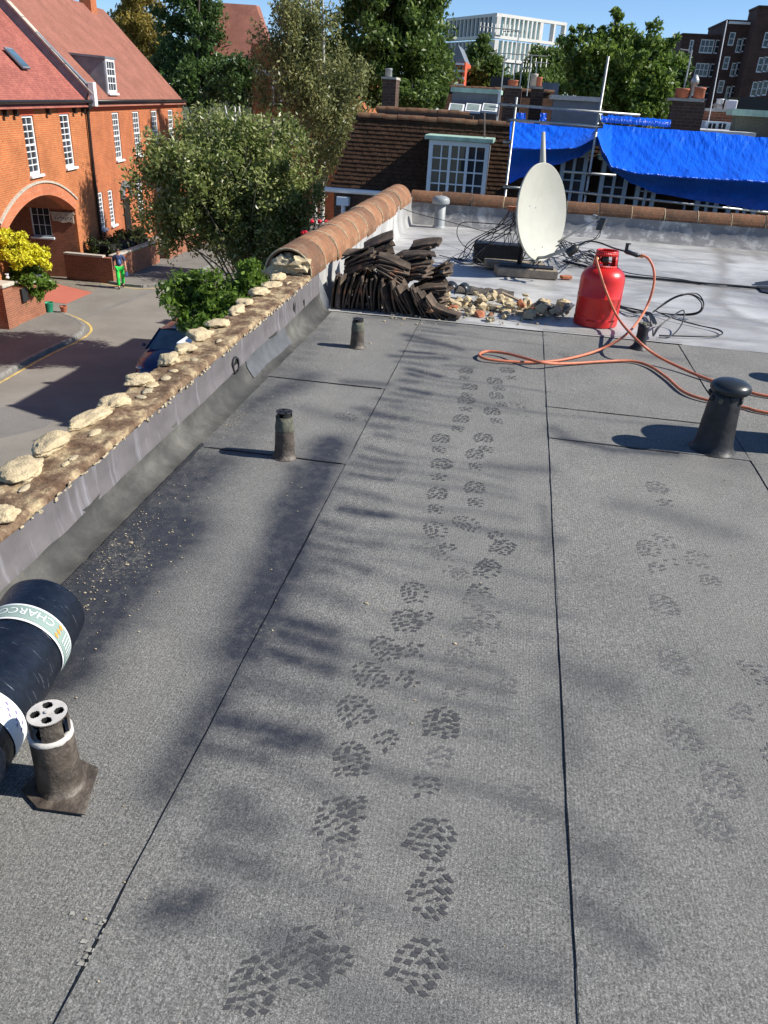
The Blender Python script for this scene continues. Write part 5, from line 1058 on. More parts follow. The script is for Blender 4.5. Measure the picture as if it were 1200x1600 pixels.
# ================================================================== PARKED CAR
cf = onz(212,596,STREET+.3); ce = empty('parked_car', (-10.25,23.3,STREET), 0); tag(ce, 'dark blue car parked in the shade below the parapet', 'car')
cx, cy, czz = -10.25, 21.2, STREET      # front bumper at low y
sec = [(0.0,.55,.3,.62),(.12,.72,.26,.72),(.5,.83,.24,.86),(1.1,.87,.22,.96),(1.45,.88,.22,1.0),(2.4,.89,.22,1.0),(3.2,.88,.22,1.0),(3.8,.85,.24,.98),(4.15,.76,.3,.9),(4.25,.62,.36,.8)]
def ring(y, w, z0, z1): return [(cx-w,cy+y,czz+(z0+z1)/2),(cx-w*.98,cy+y,czz+z0+.05),(cx-w*.9,cy+y,czz+z0),(cx+w*.9,cy+y,czz+z0),(cx+w*.98,cy+y,czz+z0+.05),(cx+w,cy+y,czz+(z0+z1)/2),(cx+w*.95,cy+y,czz+z1-.1),(cx+w*.8,cy+y,czz+z1-.01),(cx+w*.3,cy+y,czz+z1+.035),(cx-w*.3,cy+y,czz+z1+.035),(cx-w*.8,cy+y,czz+z1-.01),(cx-w*.95,cy+y,czz+z1-.1)]
def loft(rings):
    vs = [p for r in rings for p in r]; n = len(rings[0]); fs = [(i*n+k, (i+1)*n+k, (i+1)*n+(k+1) % n, i*n+(k+1) % n) for i in range(len(rings)-1) for k in range(n)]
    return MB().add(vs, fs+[tuple(range(n)), tuple(range((len(rings)-1)*n, len(rings)*n))[::-1]])
cb = loft([ring(*s_) for s_ in sec]).build('body', M['carpaint'], ce, smooth=True)
def cab(y, w, z): return [(cx-w,cy+y,czz+z),(cx-w*.85,cy+y,czz+z+.04),(cx,cy+y,czz+z+.06),(cx+w*.85,cy+y,czz+z+.04),(cx+w,cy+y,czz+z)]
g0 = [(1.15,.76,.96),(1.95,.6,1.42),(3.3,.58,1.42),(4.0,.72,.98)]
gm = MB()
Lp = lambda y, w, z, sg: Vector((cx+sg*w, cy+y, czz+z))
gm.add([Lp(1.12,.74,.97,-1),Lp(1.12,.74,.97,1),Lp(1.9,.6,1.43,1),Lp(1.9,.6,1.43,-1)],[(0,1,2,3)]).build('windscreen', M['officeglass'], ce)
MB().add([Lp(4.05,.7,.97,-1),Lp(4.05,.7,.97,1),Lp(3.45,.58,1.43,1),Lp(3.45,.58,1.43,-1)],[(3,2,1,0)]).build('rear_window', M['officeglass'], ce)
for sg in (-1,1):
    MB().add([Lp(1.2,.79,.97,sg),Lp(4.0,.76,.97,sg),Lp(3.42,.6,1.42,sg),Lp(1.93,.62,1.42,sg)],[(0,1,2,3)]).build('side_window', M['officeglass'], ce)
    MB().tube([Lp(1.1,.78,.97,sg),Lp(1.9,.63,1.43,sg)],.035,6).tube([Lp(4.08,.74,.97,sg),Lp(3.45,.6,1.43,sg)],.045,6).tube([Lp(2.6,.79,.97,sg),Lp(2.65,.62,1.43,sg)],.03,6).build('pillar', M['carpaint'], ce)
    MB().lump(Lp(1.35,.98,1.02,sg), .08,.05,.06, 2, 2, .1).build('wing_mirror', M['carpaint'], ce, smooth=True)
    MB().lump(Lp(.14,.56,.66,sg), .16,.08,.07, 2, 2, .05).build('headlight', M['rim'], ce, smooth=True); MB().lump(Lp(4.18,.6,.8,sg), .1,.05,.1, 2, 2, .05).build('tail_light', M['redflower'], ce, smooth=True)
    for yy in (.82,3.4):
        wh = MB().lathe([(.2,-.1),(.3,-.1),(.32,-.06),(.32,.06),(.3,.1),(.2,.1)], Lp(yy,.8,.32,sg), 24, (1,0,0)).build('wheel', M['tyre'], ce, smooth=True); MB().lathe([(.2,.09),(.19,.06),(.06,.07),(0,.08)], Lp(yy,.8,.32,sg), 18, (sg,0,0)).build('rim', M['rim'], wh, smooth=True)
MB().grid(9, 7, lambda u, v: (cx+(u-.5)*1.24, cy+1.85+v*1.65, czz+1.42+.07*(1-(2*u-1)**2)*1+.03*math.sin(v*PI))).build('car_roof', M['carpaint'], ce, smooth=True)
MB().obox((cx,cy+.0,czz+.5), (.35,0,0), (0,.03,0), (0,0,.09)).build('grille', M['gutter'], ce); MB().obox((cx,cy-.03,czz+.4), (.26,0,0), (0,.012,0), (0,0,.055)).build('number_plate', M['white'], ce)
# ================================================================== NEIGHBOURING TERRACE
NBY, NZ0, NZ1 = 18.9, -.36, 1.12
nb = empty('terrace_house', (0,22,STREET)); tag(nb, 'dark brick terrace house with brown tiled mansard and white casement dormer', 'house')
XL = at(515,290,NBY).x; XR = 11.0
MB().box(XL+.1, XR, NBY+.05, 27, STREET, NZ0-.02).build('wall', M['darkbrick'], nb)
MB().box(XL+.65, XR, NBY+.75, 27, NZ0-.02, NZ1-.02).build('attic', M['darkbrick'], nb)
sl = lambda z: NBY+(z-NZ0)/(NZ1-NZ0)*.62
MB().add([(XL+.02,NBY+.03,NZ0-.05),(XR,NBY+.03,NZ0-.05),(XR,sl(NZ1)+.03,NZ1),(XL+.52,sl(NZ1)+.03,NZ1),(XL+.65,27,NZ1),(XL+.02,27,NZ0-.05)],[(0,1,2,3),(5,0,3,4)]).build('mansard_backing', M['mansard'], nb)
rows = 17; mb = MB(); r_ = random.Random(31); L_ = math.hypot(NZ1-NZ0,.62); ts = Vector((0,.62,NZ1-NZ0)).normalized(); tn = Vector((0,-(NZ1-NZ0),.62)).normalized()
for i in range(rows):
    z = NZ0+(NZ1-NZ0)*(i/rows); base = Vector((0,sl(z),z)); x = XL+.5*i/rows-.02+(.08 if i % 2 else 0)
    while x < 9.0:
        w = .163; c = base+ts*.052+tn*(.016+r_.uniform(-.003,.006)); c.x = x+w/2
        a = ts*.058+tn*-.012+Vector((0,0,r_.uniform(-.002,.002))); mb.obox(c, Vector((w/2-.003,r_.uniform(-.003,.003),r_.uniform(-.002,.002))), tn*.007, a); x += w+.003
mb.build('roof_tiles', M['mansard'], nb)['kind'] = 'stuff'
RT = coping_mesh(.1, .34, 10, .015, 0); RT.materials.append(M['terra_far'])
def ridge_row(p0, p1, parent, n, name='ridge_tile'):
    p0, p1 = Vector(p0), Vector(p1); d = (p1-p0); st = d.length/n; ang = math.atan2(d.y, d.x)-PI/2
    for i in range(n):
        o = bpy.data.objects.new(name, RT); COL.objects.link(o); o.parent = parent; p = p0+d*(i/n)
        o.matrix_local = WM[parent.name].inverted()@Matrix.Translation(p+Vector((0,0,.008*math.sin(i*2.2))))@Matrix.Rotation(ang,4,'Z')@Matrix.Diagonal((1,st/.335,1,1))
ridge_row((XL+.5,sl(NZ1)+.02,NZ1-.02), (.1,sl(NZ1)+.02,NZ1-.02), nb, 13)
ridge_row((XL+.55,21.6,NZ1+.12), (-1.5,21.6,NZ1+.12), nb, 9)
MB().box(XL+.6,-1.4,21.5,21.75,NZ1-.1,NZ1+.12).build('rear_kerb', M['darkbrick'], nb)
MB().box(-2.6,-1.3,20.2,20.5,NZ1-.05,NZ1+.05).build('white_ledge', M['render'], nb)
g0 = at(508,290,NBY-.1); MB().tube([(g0.x,NBY-.1,NZ0-.06),(XR,NBY-.1,NZ0-.06)], .055, 8).build('gutter', M['white'], nb, smooth=True)
hp = at(537,300,NBY-.12); MB().lathe([(.04,-1),(.05,-.98),(.05,-.2)], (hp.x,NBY-.12,NZ0-.15), 12).obox((hp.x,NBY-.14,NZ0-.28), (.14,0,0), (0,.1,0), (0,0,.09)).tube([(hp.x,NBY-.12,NZ0-.3),(hp.x,NBY-.12,STREET)], .05, 10).build('hopper_and_downpipe', M['bluewhite'], nb)
def dormer(px0, px1, pyt, Y, nb_, cols, rows, mull, mat='bluewhite', top='leadgreen', zb=-1.0):
    a, b = at(px0,pyt,Y), at(px1,pyt,Y); z1 = (a.z+b.z)/2
    d = MB().box(a.x, b.x, Y+.06, Y+1.2, zb, z1-.02).build('dormer_cheeks', M['leadsheet'], nb_)
    MB().box(a.x-.1, b.x+.08, Y-.1, Y+1.3, z1-.02, z1+.07).build('dormer_top', M[top], d, bevel=.015)
    window(nb_, (a.x,Y+.05,zb), (1,0,0), (0,-1,0), b.x-a.x, z1-.03-zb, cols, rows, .09, .028, mat, .0, sill=False, mull=mull, pane_each=True, name='dormer_window')
dormer(671,766,219,18.62,nb,6,6,(2,4))
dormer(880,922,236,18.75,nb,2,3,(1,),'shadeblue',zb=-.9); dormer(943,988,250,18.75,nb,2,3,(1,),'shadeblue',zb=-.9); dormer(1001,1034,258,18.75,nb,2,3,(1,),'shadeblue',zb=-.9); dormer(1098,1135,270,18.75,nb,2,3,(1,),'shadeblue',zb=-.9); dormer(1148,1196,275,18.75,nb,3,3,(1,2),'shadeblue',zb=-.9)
MB().tube([at(757,175,19.4), at(757,215,18.9)], .02, 6).build('vent_rod', M['rustpipe'], nb)
# hanging red geraniums by the side wall
fb = at(492,364,17.5); fl = empty('flower_basket', fb); tag(fl, 'basket of red geraniums in the shade beyond the terracotta coping', 'flowers')
MB().lathe([(.0,-.25),(.2,-.2),(.28,0),(.26,.02),(.0,.0)], fb, 16).build('basket', M['bark'], fl, smooth=True); r_ = random.Random(4)
for k in range(16): MB().lump(fb+Vector((r_.uniform(-.3,.3), r_.uniform(-.25,.25), r_.uniform(-.15,.3))), .05,.05,.04, k, 2, .6).build('flower_head', M['redflower'], fl)
# ------------------------------------------------------------------ scaffold and tarpaulin
SY = 17.5
sc_ = empty('scaffold', at(914,330,SY)); tag(sc_, 'galvanised tube scaffold in front of the tarpaulined mansard', 'scaffold')
def tubep(pts, name='scaffold_tube', r=.024): MB().tube(pts, r, 8).build(name, M['galv'], sc_, smooth=True)
def vpole(px, py0, py1, Y=SY, name='standard'):
    b = at(px, py1, Y); 
    # same plumb line: find the height seen at py0
    lo, hi = b.z, b.z+8
    for _ in range(40):
        m = (lo+hi)/2; q = CR.T@np.array([b.x, b.y, m-CAMH]); yy = IH/2+FPX*q[1]/q[2]
        if yy > py0: lo = m
        else: hi = m
    tubep([(b.x,b.y,STREET), (b.x,b.y,lo)], name); return b, lo
vpole(790,152,300); vpole(914,88,312); vpole(1068,320,329)
for a, b, c, d in ((780,163,1000,180),(796,187,940,198),(786,222,800,222),(880,268,962,274),(786,292,818,294),(870,297,1210,333)): tubep([at(a,b,SY-.05), at(c,d,SY-.05)], 'ledger')
for a, b in ((796,165),(795,188),(794,222),(946,178),(938,197),(921,272),(790,292),(917,301)): MB().obox(at(a,b,SY-.02), (.05,0,0), (0,.05,0), (0,0,.04)).build('coupler', M['rustpipe'], sc_, bevel=.01)
def interp(tab, u):
    for (u0,v0),(u1,v1) in zip(tab[:-1], tab[1:]):
        if u0 <= u <= u1: f = (u-u0)/(u1-u0); f = f*f*(3-2*f)*.5+f*.5; return v0+(v1-v0)*f
    return tab[-1][1]
def tarp(name, px0, px1, top, fold, bot, Ys, label, nu=110, nv=44, seed=0, amp=1.0):
    def fn(u, v):
        px = px0+(px1-px0)*u; yt, yf, yb = interp(top,px), interp(fold,px), interp(bot,px)
        yb = max(yb, yf+3)
        if v < .6: t = v/.6; A, B = at(px,yt,Ys[0]), at(px-1,yf,Ys[1]); p = A.lerp(B,t); p.y += .22*math.sin(t*PI)*.6; p.z -= .05*math.sin(t*PI)
        else: t = (v-.6)/.4; A, B = at(px-1,yf,Ys[1]), at(px-1,yb,Ys[2]); p = A.lerp(B,t); p.y += .15*math.sin(t*PI)
        s = p.x; e = 1-.3*abs(2*v-1)
        w = .035*nz(s*2.2+v*1.6+seed, v*2.0)+.022*nz((s-v*1.4)*6+seed, v*3)+.012*nz((s+v*.9)*15+seed, v*3.0)+.02*abs(nz(s*4-v*5, seed))
        p.y -= w*amp*e; p.z += w*.35*amp; return p
    o = MB().grid(nu, nv, fn).build(name, M['tarp'], None, smooth=True, origin=tuple(at((px0+px1)/2, 300, SY))); tag(o, label, 'tarpaulin'); return o
tarp('tarpaulin', 797, 936, [(797,190),(860,196),(936,202)], [(797,231),(850,233),(900,231),(936,214)], [(797,287),(815,278),(870,258),(905,246),(936,226)], (19.0,17.62,18.3), 'blue tarpaulin bay sagging between two scaffold poles behind the dish', seed=3)
tarp('tarpaulin', 934, 1260, [(934,194),(1040,202),(1260,219)], [(934,212),(945,240),(958,262),(1000,272),(1100,280),(1260,288)], [(934,226),(945,250),(958,268),(990,288),(1030,303),(1100,315),(1180,327),(1260,336)], (19.3,17.45,18.25), 'large blue tarpaulin stretched over the mansard right of the tall scaffold pole', 190, 60, 8)
a, b = at(938,191,21), at(1046,199,21)
o = MB().grid(60, 8, lambda u, v: a.lerp(b,u)+Vector((0,-.12*math.cos(v*PI)*(1), -.0+.16*math.sin(v*PI*.8)+.03*nz(u*30,v*4)))).build('tarpaulin', M['tarp'], None, smooth=True); tag(o, 'rolled strip of blue tarpaulin on the flat roof before the leafy tree', 'tarpaulin')
for (x0,x1,y0,y1) in ((806,822,177,190),(843,855,177,190)):
    a, b = at(x0,y1,20.2), at(x1,y0,20.2); o = MB().grid(8, 8, lambda u, v: (a.x+(b.x-a.x)*u, 20.2+.03*nz(u*4,v*4)+.1*v, a.z+(b.z-a.z)*v)).build('tarpaulin', M['tarp'], None, smooth=True); tag(o, 'small blue tarpaulin scrap tied between the chimney stacks', 'tarpaulin', 'tarpaulin scraps')
# ------------------------------------------------------------------ roofscape beyond
def pbox(px0, px1, py0, py1, Y, dep, mat, name, parent=None, drop=0.0, bevel=.0):
    a, b = at(px0,py1,Y), at(px1,py0,Y); c, d = at(px0,py0,Y), at(px1,py1,Y)
    return MB().box((a.x+c.x)/2, (b.x+d.x)/2, Y, Y+dep, min(a.z,d.z)-drop, (b.z+c.z)/2).build(name, mat, parent, bevel=bevel)
def chimney(px0, px1, py0, py1, Y, label, pots, brick='darkbrick', drop=2.0):
    a = at((px0+px1)/2, py1, Y); t = empty('chimney_stack', (a.x,Y+.3,a.z-drop)); tag(t, label, 'chimney')
    pbox(px0,px1,py0,py1,Y,.62,M[brick],'stack',t,drop); ex = (px1-px0)*.07
    pbox(px0-ex,px1+ex,py0-3,py0,Y-.05,.72,M['stonecap'],'cap',t)
    for px, h, r, m in pots:
        p = at(px, py0-3, Y+.3); MB().lathe([(r*.8,0),(r,.02),(r*.92,h*.8),(r*1.05,h*.85),(r*1.0,h),(r*.7,h),(r*.7,h*.7)], p, 14).build('chimney_pot', M[m], t, smooth=True)
    return t
chimney(597,618,123,170,23.5,'narrow chimney stack with one pot on the mansard house corner',[(607,.2,.1,'greypvc')])
chimney(786,813,137,185,23.0,'dark broad chimney stack behind the tarpaulin pole with low red pot',[(801,.13,.14,'pot')])
chimney(827,847,138,190,24.0,'dark chimney stack with clay pots beside the grey roof box',[(833,.3,.1,'stonecap'),(841,.22,.09,'pot')])
chimney(1052,1098,157,212,22.0,'wide dark chimney stack with fat red pots behind the blue tarpaulin',[(1064,.22,.17,'pot'),(1090,.24,.15,'pot')])
p = at(1081,150,22.3); o = MB().lathe([(.07,0),(.07,.25),(.1,.27),(.09,.36),(.03,.45),(0,.46)], p, 14).build('chimney_cowl', M['galv'], None, smooth=True); tag(o, 'small grey metal cowl between the fat red chimney pots', 'cowl')
chimney(1120,1128,166,176,30,'little white flue on the brick parapet near the flats',[(1124,.16,.12,'white')],'render',.3); o = pbox(1136,1152,156,172,30,.4,M['white'],'water_tank',None,.3,.03); tag(o, 'white round shouldered flue box on the brick parapet', 'flue')
rf = empty('rooftop_dormer', at(740,170,25)); tag(rf, 'grey lead clad rooftop dormer with sloping glazed lights in front', 'dormer')
pbox(706,779,143,168,25,1.5,M['leadsheet'],'lead_wall',rf,.3); pbox(704,783,138,143,24.9,1.7,M['leadgreen'],'lead_top',rf); pbox(777,781,141,182,24.85,.08,M['white'],'white_post',rf)
for k in range(3):
    x0 = 700+k*26; A, B_, C_, D_ = at(x0,176,23.6), at(x0+24,178,23.6), at(x0+26,166,24.8), at(x0+3,164,24.8)
    f = MB().prism([A,B_,C_,D_], (0,0,.05)).build('roof_light', M['white'], rf); c = (A+B_+C_+D_)/4; MB().add([c+(q-c)*.78+Vector((0,-.01,.058)) for q in (A,B_,C_,D_)], [(0,1,2,3)]).build('pane', M['lightpane'], f)
o = empty('rooftop_box', at(900,190,22.5)); tag(o, 'plain grey lead clad rooftop box behind the scaffold rails', 'roof box'); pbox(863,938,154,197,22.5,1.6,M['leadsheet'],'lead_wall',o,.2); pbox(860,941,150,155,22.4,1.8,M['zinc'],'lead_top',o)
o = empty('tiled_mansard', at(740,160,29)); tag(o, 'brown tiled mansard of the next terrace house behind the lead dormer', 'roof')
A, B_, C_, D_ = at(686,200,28.6), at(872,200,28.6), at(866,146,29.4), at(703,138,29.4); MB().prism([A,B_,C_,D_], (0,.6,0)).build('slope', M['mansard'], o); ridge_row(D_, C_, o, 14)
o = pbox(766,796,120,142,30,1.2,M['gutter'],'roof_tank',None,.4); tag(o, 'black roof tank behind the aerials', 'tank'); o = pbox(847,873,129,150,33,1.5,M['leadsheet'],'roof_hatch',None,.4); tag(o, 'small dark roof hatch beyond the tiled mansard', 'roof box')
o = empty('rear_extension', at(1120,195,27)); tag(o, 'low brick rear range with tiny white dormer and pale flat roof', 'building')
pbox(1097,1152,173,200,27,3,M['gardenbrick'],'wall',o,2); pbox(1095,1154,170,173,26.9,3.2,M['stonecap'],'coping',o); pbox(1101,1141,190,206,25.5,1.4,M['bluewhite'],'dormer',o)
for x0 in (1107,1123):
    wv = pbox(x0,x0+11,193,201,25.46,.03,M['glass'],'window',o); pbox(x0+5,x0+6,193,201,25.43,.03,M['white'],'glazing_bar',wv)
pbox(1088,1182,205,211,22.5,2.8,M['render'],'flat_roof',o)
o = empty('rendered_parapet', at(1175,195,23.5)); tag(o, 'mottled grey rendered parapet with green lead capping near the flats', 'parapet'); pbox(1147,1330,180,222,23.5,.5,M['mosspipe'],'wall',o,.5); pbox(1144,1330,175,180,23.4,.7,M['leadgreen'],'capping',o)
o = pbox(1152,1290,155,178,33,2,M['gutter'],'plant_enclosure'); tag(o, 'black plant enclosure on the roof in front of the flats', 'roof box')
def aerial(px, py0, py1, Y, arms, label, r=.018):
    b = at(px, py1, Y); t = empty('tv_aerial', b); tag(t, label, 'aerial'); tp_ = at(px+1, py0, Y); tp_.x = b.x+.0
    MB().cyl(b, tp_, r, r, 6).build('mast', M['galv'], t)
    for (x0,y0,x1,y1,ne) in arms:
        A, B_ = at(x0,y0,Y), at(x1,y1,Y); MB().cyl(A, B_, r*.7, r*.7, 6).build('boom', M['galv'], t)
        for k in range(ne): c = A.lerp(B_,(k+.5)/ne); MB().cyl(c-Vector((0,.05,.11)), c+Vector((0,.05,.11)), .007, .007, 5).build('element', M['galv'], t)
aerial(797,47,172,26,[(748,41,812,48,11),(786,49,815,50,0)],'tall thin television aerial with long comb boom before the white office')
aerial(783,85,140,25,[(765,82,855,88,0)],'aerial mast carrying one long plain crossbar')
aerial(823,86,150,26,[(815,106,832,106,4)],'short pale aerial mast with a little ladder of rods'); aerial(834,97,140,27,[(833,97,858,99,3)],'aerial with a small boom beside the dark roof hatch')
aerial(812,86,135,26,[],'bare thin grey aerial pole'); aerial(1068,78,142,22.3,[(1063,77,1078,79,0)],'slim aerial with tee top over the wide chimney'); 
t = empty('white_pole', at(1106,195,24)); tag(t, 'tall thin white pole rising in front of the brown flats', 'pole'); MB().cyl(at(1104,205,24), at(1136,32,24), .012, .012, 6).build('pole', M['white'], t)
# ================================================================== FAR BUILDINGS
OY = 165.; C0 = at(777,20,OY); R1 = at(886,37,OY*1.075); L1 = at(697,27,OY*1.09); OZ = C0.z
of = empty('office_building', (C0.x,C0.y,STREET)); tag(of, 'modern white concrete office block with tall teal window strips', 'building')
for nm, E_ in (('sunny_face', Vector((R1.x,R1.y,OZ))), ('shaded_face', Vector((L1.x,L1.y,OZ)))):
    u = (E_-C0); W = u.length; u = u.normalized(); nrm = Vector((u.y,-u.x,0)); nrm = nrm if nrm.y < 0 else -nrm; FH = 3.6; nfl = 6; cols = 16 if nm == 'sunny_face' else 13
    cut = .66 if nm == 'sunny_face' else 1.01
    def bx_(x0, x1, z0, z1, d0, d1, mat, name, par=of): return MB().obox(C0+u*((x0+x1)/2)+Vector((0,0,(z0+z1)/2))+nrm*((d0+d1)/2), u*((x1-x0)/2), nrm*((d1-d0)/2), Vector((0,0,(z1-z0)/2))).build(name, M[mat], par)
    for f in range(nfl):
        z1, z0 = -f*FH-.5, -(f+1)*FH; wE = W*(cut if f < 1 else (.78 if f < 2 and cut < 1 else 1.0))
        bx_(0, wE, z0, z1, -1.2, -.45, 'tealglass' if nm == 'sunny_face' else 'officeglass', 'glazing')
        bx_(0, W, z0-.25, z0+.25, -1.0, .02, 'concrete', 'floor_band')
        k = 0; x = 0.0
        while x <= wE+.01: bx_(x-.17, x+.17, z0+.25, z1, -.9, 0, 'concrete', 'fin'); x += W/cols
        for xx in ([W*.66,W*.84,W] if cut < 1 else [W]): bx_(xx-.45, xx, z0+.25, z1, -1.0, .01, 'concrete', 'end_pier')
    bx_(0, W, -.5, 0, -1.0, .03, 'concrete', 'parapet_band')
bk = R1+(L1-C0); core = MB().prism([C0+Vector((.5,2,-4.5)), Vector((R1.x*.78+C0.x*.22,R1.y*.78+C0.y*.22+2,OZ-4.5)), bk*1.0+Vector((-8,0,-4.5)), L1+Vector((1,0,-4.5))], (0,0,STREET-OZ)).build('core', M['officeglass'], of)
def far_block(px0, px1, pyt, Y, dep, label, mat, wins, name='flats', skew=0.0):
    a, b = at(px0,pyt,Y), at(px1,pyt,Y); t = empty(name, ((a.x+b.x)/2,Y,STREET)); tag(t, label, 'building')
    zt = a.z; holes = []; ws = []
    for (wx0, wy0, w, h, n, dz, cols, rows_) in wins:
        p = at(wx0, wy0, Y)
        for k in range(n):
            x0, z1 = p.x-a.x, p.z-k*dz; holes.append((x0, z1-h-STREET, x0+w, z1-STREET)); ws.append((x0, z1-h, w, h, cols, rows_))
    wall_holes((a.x,Y,STREET), (1,0,0), (0,-1,0), b.x-a.x, zt-STREET, holes, .2).build('wall', M[mat], t)
    MB().add([(a.x,Y,STREET),(a.x,Y+dep,STREET),(a.x,Y+dep,zt),(a.x,Y,zt),(b.x,Y,STREET),(b.x,Y+dep,STREET),(b.x,Y+dep,zt),(b.x,Y,zt)],[(0,3,2,1),(4,5,6,7),(3,7,6,2)]).build('side_walls', M[mat], t)
    MB().box(a.x-.1,b.x+.1,Y-.12,Y+dep,zt,zt+.25).build('parapet', M[mat], t)
    for x0, z0, w, h, c, r in ws: window(t, (a.x+x0,Y,z0), (1,0,0), (0,-1,0), w, h, c, r, .12, .07, 'white', .12, sill=False)
    return t
FY = 125.
far_block(1067,1137,55,FY,12,'brown brick flats block with wide white casement windows','flatbrick',[(1096,61,1.75,1.6,7,2.72,3,2),(1119,62,1.7,1.6,7,2.72,3,2),(1079,62,.5,1.5,4,2.72,1,2)])
far_block(1136,1189,34,FY-2,12,'taller brown brick flats wing with pale stair strip and narrow windows','flatbrick',[(1141,50,.75,1.5,8,2.72,1,2),(1153,60,.75,1.6,7,2.72,1,2),(1160,59,.75,1.6,7,2.72,1,2),(1168,57,.75,1.6,7,2.72,1,2)])
far_block(1186,1300,12,FY-5,5,'tallest brown brick flats block at the edge of the roofscape','flatbrick',[(1196,50,.8,1.7,8,2.72,1,2),(1204,49,.8,1.7,8,2.72,1,2),(1212,48,.8,1.7,8,2.72,1,2)])
t = bpy.data.objects['flats.001']; sp = at(1183,40,FY-2.6)
for k in range(14): MB().box(sp.x-.55, sp.x+.15, FY-2.6, FY-2.02, sp.z-(k+1)*1.9, sp.z-k*1.9-.06).build('stair_panel', M['bluewhite' if k % 2 else 'leadsheet'], t)
pbox(1139,1184,34,37,FY-2.3,.25,M['white'],'white_eaves',t)
o = pbox(1032,1080,66,100,150,8,M['tileroof'],'red_roofed_house',None,8); tag(o, 'distant red roof beside the brown flats', 'house')
gb_ = empty('gabled_house', at(716,140,95)); tag(gb_, 'slim red and white gabled town house seen beside the big lime tree', 'house')
pbox(700,725,96,160,95,8,M['redband'],'wall',gb_,4); A, B_, T_ = at(698,97,94.9), at(727,97,94.9), at(716,70,94.9); MB().prism([A,B_,T_], (0,8,0)).build('gable_roof', M['leadsheet'], gb_)
for k in range(5): pbox(708,725,98+k*11,101+k*11,94.8,.15,M['white'],'white_band',gb_)
for k in range(4):
    for x0 in (711,718): pbox(x0,x0+4,103+k*11,108+k*11,94.85,.1,M['glass'],'window',gb_)
# house behind the birches
hb = empty('brick_house', at(480,200,60)); tag(hb, 'orange brick house with white window bays hidden behind the birches', 'house')
pbox(395,560,72,260,60,10,M['orangebrick2'],'wall',hb,6)
for x0 in (425,452,490,520):
    for y0, y1 in ((125,165),(185,225)): wv = pbox(x0,x0+15,y0,y1,59.9,.12,M['white'],'window',hb); pbox(x0+3,x0+12,y0+4,y1-4,59.85,.06,M['glass'],'pane',wv)
pbox(400,560,112,118,59.7,.3,M['white'],'string_course',hb)
A, B_, C_, D_ = at(330,85,66), at(430,100,66), at(400,8,70), at(312,2,70); MB().prism([A,B_,C_,D_], (0,1,0)).build('roof_slope', M['tileroof2'], hb); 

# ================================================================== TREES
def leaf_cloud(name, parent, mat, clumps, leaf, seed, droop=0.0, flat=.0):
    """clumps: (centre, radius xyz, count). One mesh of small bent leaves."""
    rg_ = np.random.default_rng(seed); P = []
    for c, r, n in clumps:
        d = rg_.normal(size=(n,3)); d /= np.linalg.norm(d,axis=1)[:,None]; k = rg_.random(n)**.5
        q = np.array(c)+d*k[:,None]*np.array(r)
        if droop: q[:,2] -= droop*rg_.random(n)**2
        P.append(q)
    P = np.concatenate(P); n = len(P); a = rg_.normal(size=(n,3)); a[:,2] *= (1-flat); a /= np.linalg.norm(a,axis=1)[:,None]
    b = np.cross(a, rg_.normal(size=(n,3))); b /= np.linalg.norm(b,axis=1)[:,None]; s = leaf*(.6+.8*rg_.random(n))[:,None]
    V = np.stack([P-a*s, P+b*s*.42+np.cross(a,b)*s*.12, P+a*s, P-b*s*.42+np.cross(a,b)*s*.12],1).reshape(-1,3)
    inv = np.array(WM[parent.name].inverted()); V = V@inv[:3,:3].T+inv[:3,3]
    me = bpy.data.meshes.new(name); me.vertices.add(4*n); me.vertices.foreach_set('co', V.astype(np.float32).ravel()); me.loops.add(4*n); me.loops.foreach_set('vertex_index', np.arange(4*n,dtype=np.int32)); me.polygons.add(n); me.polygons.foreach_set('loop_start', np.arange(0,4*n,4,dtype=np.int32)); me.update(calc_edges=True); me.materials.append(mat)
    o = bpy.data.objects.new(name, me); COL.objects.link(o); o.parent = parent; WM[o.name] = WM[parent.name].copy(); return o
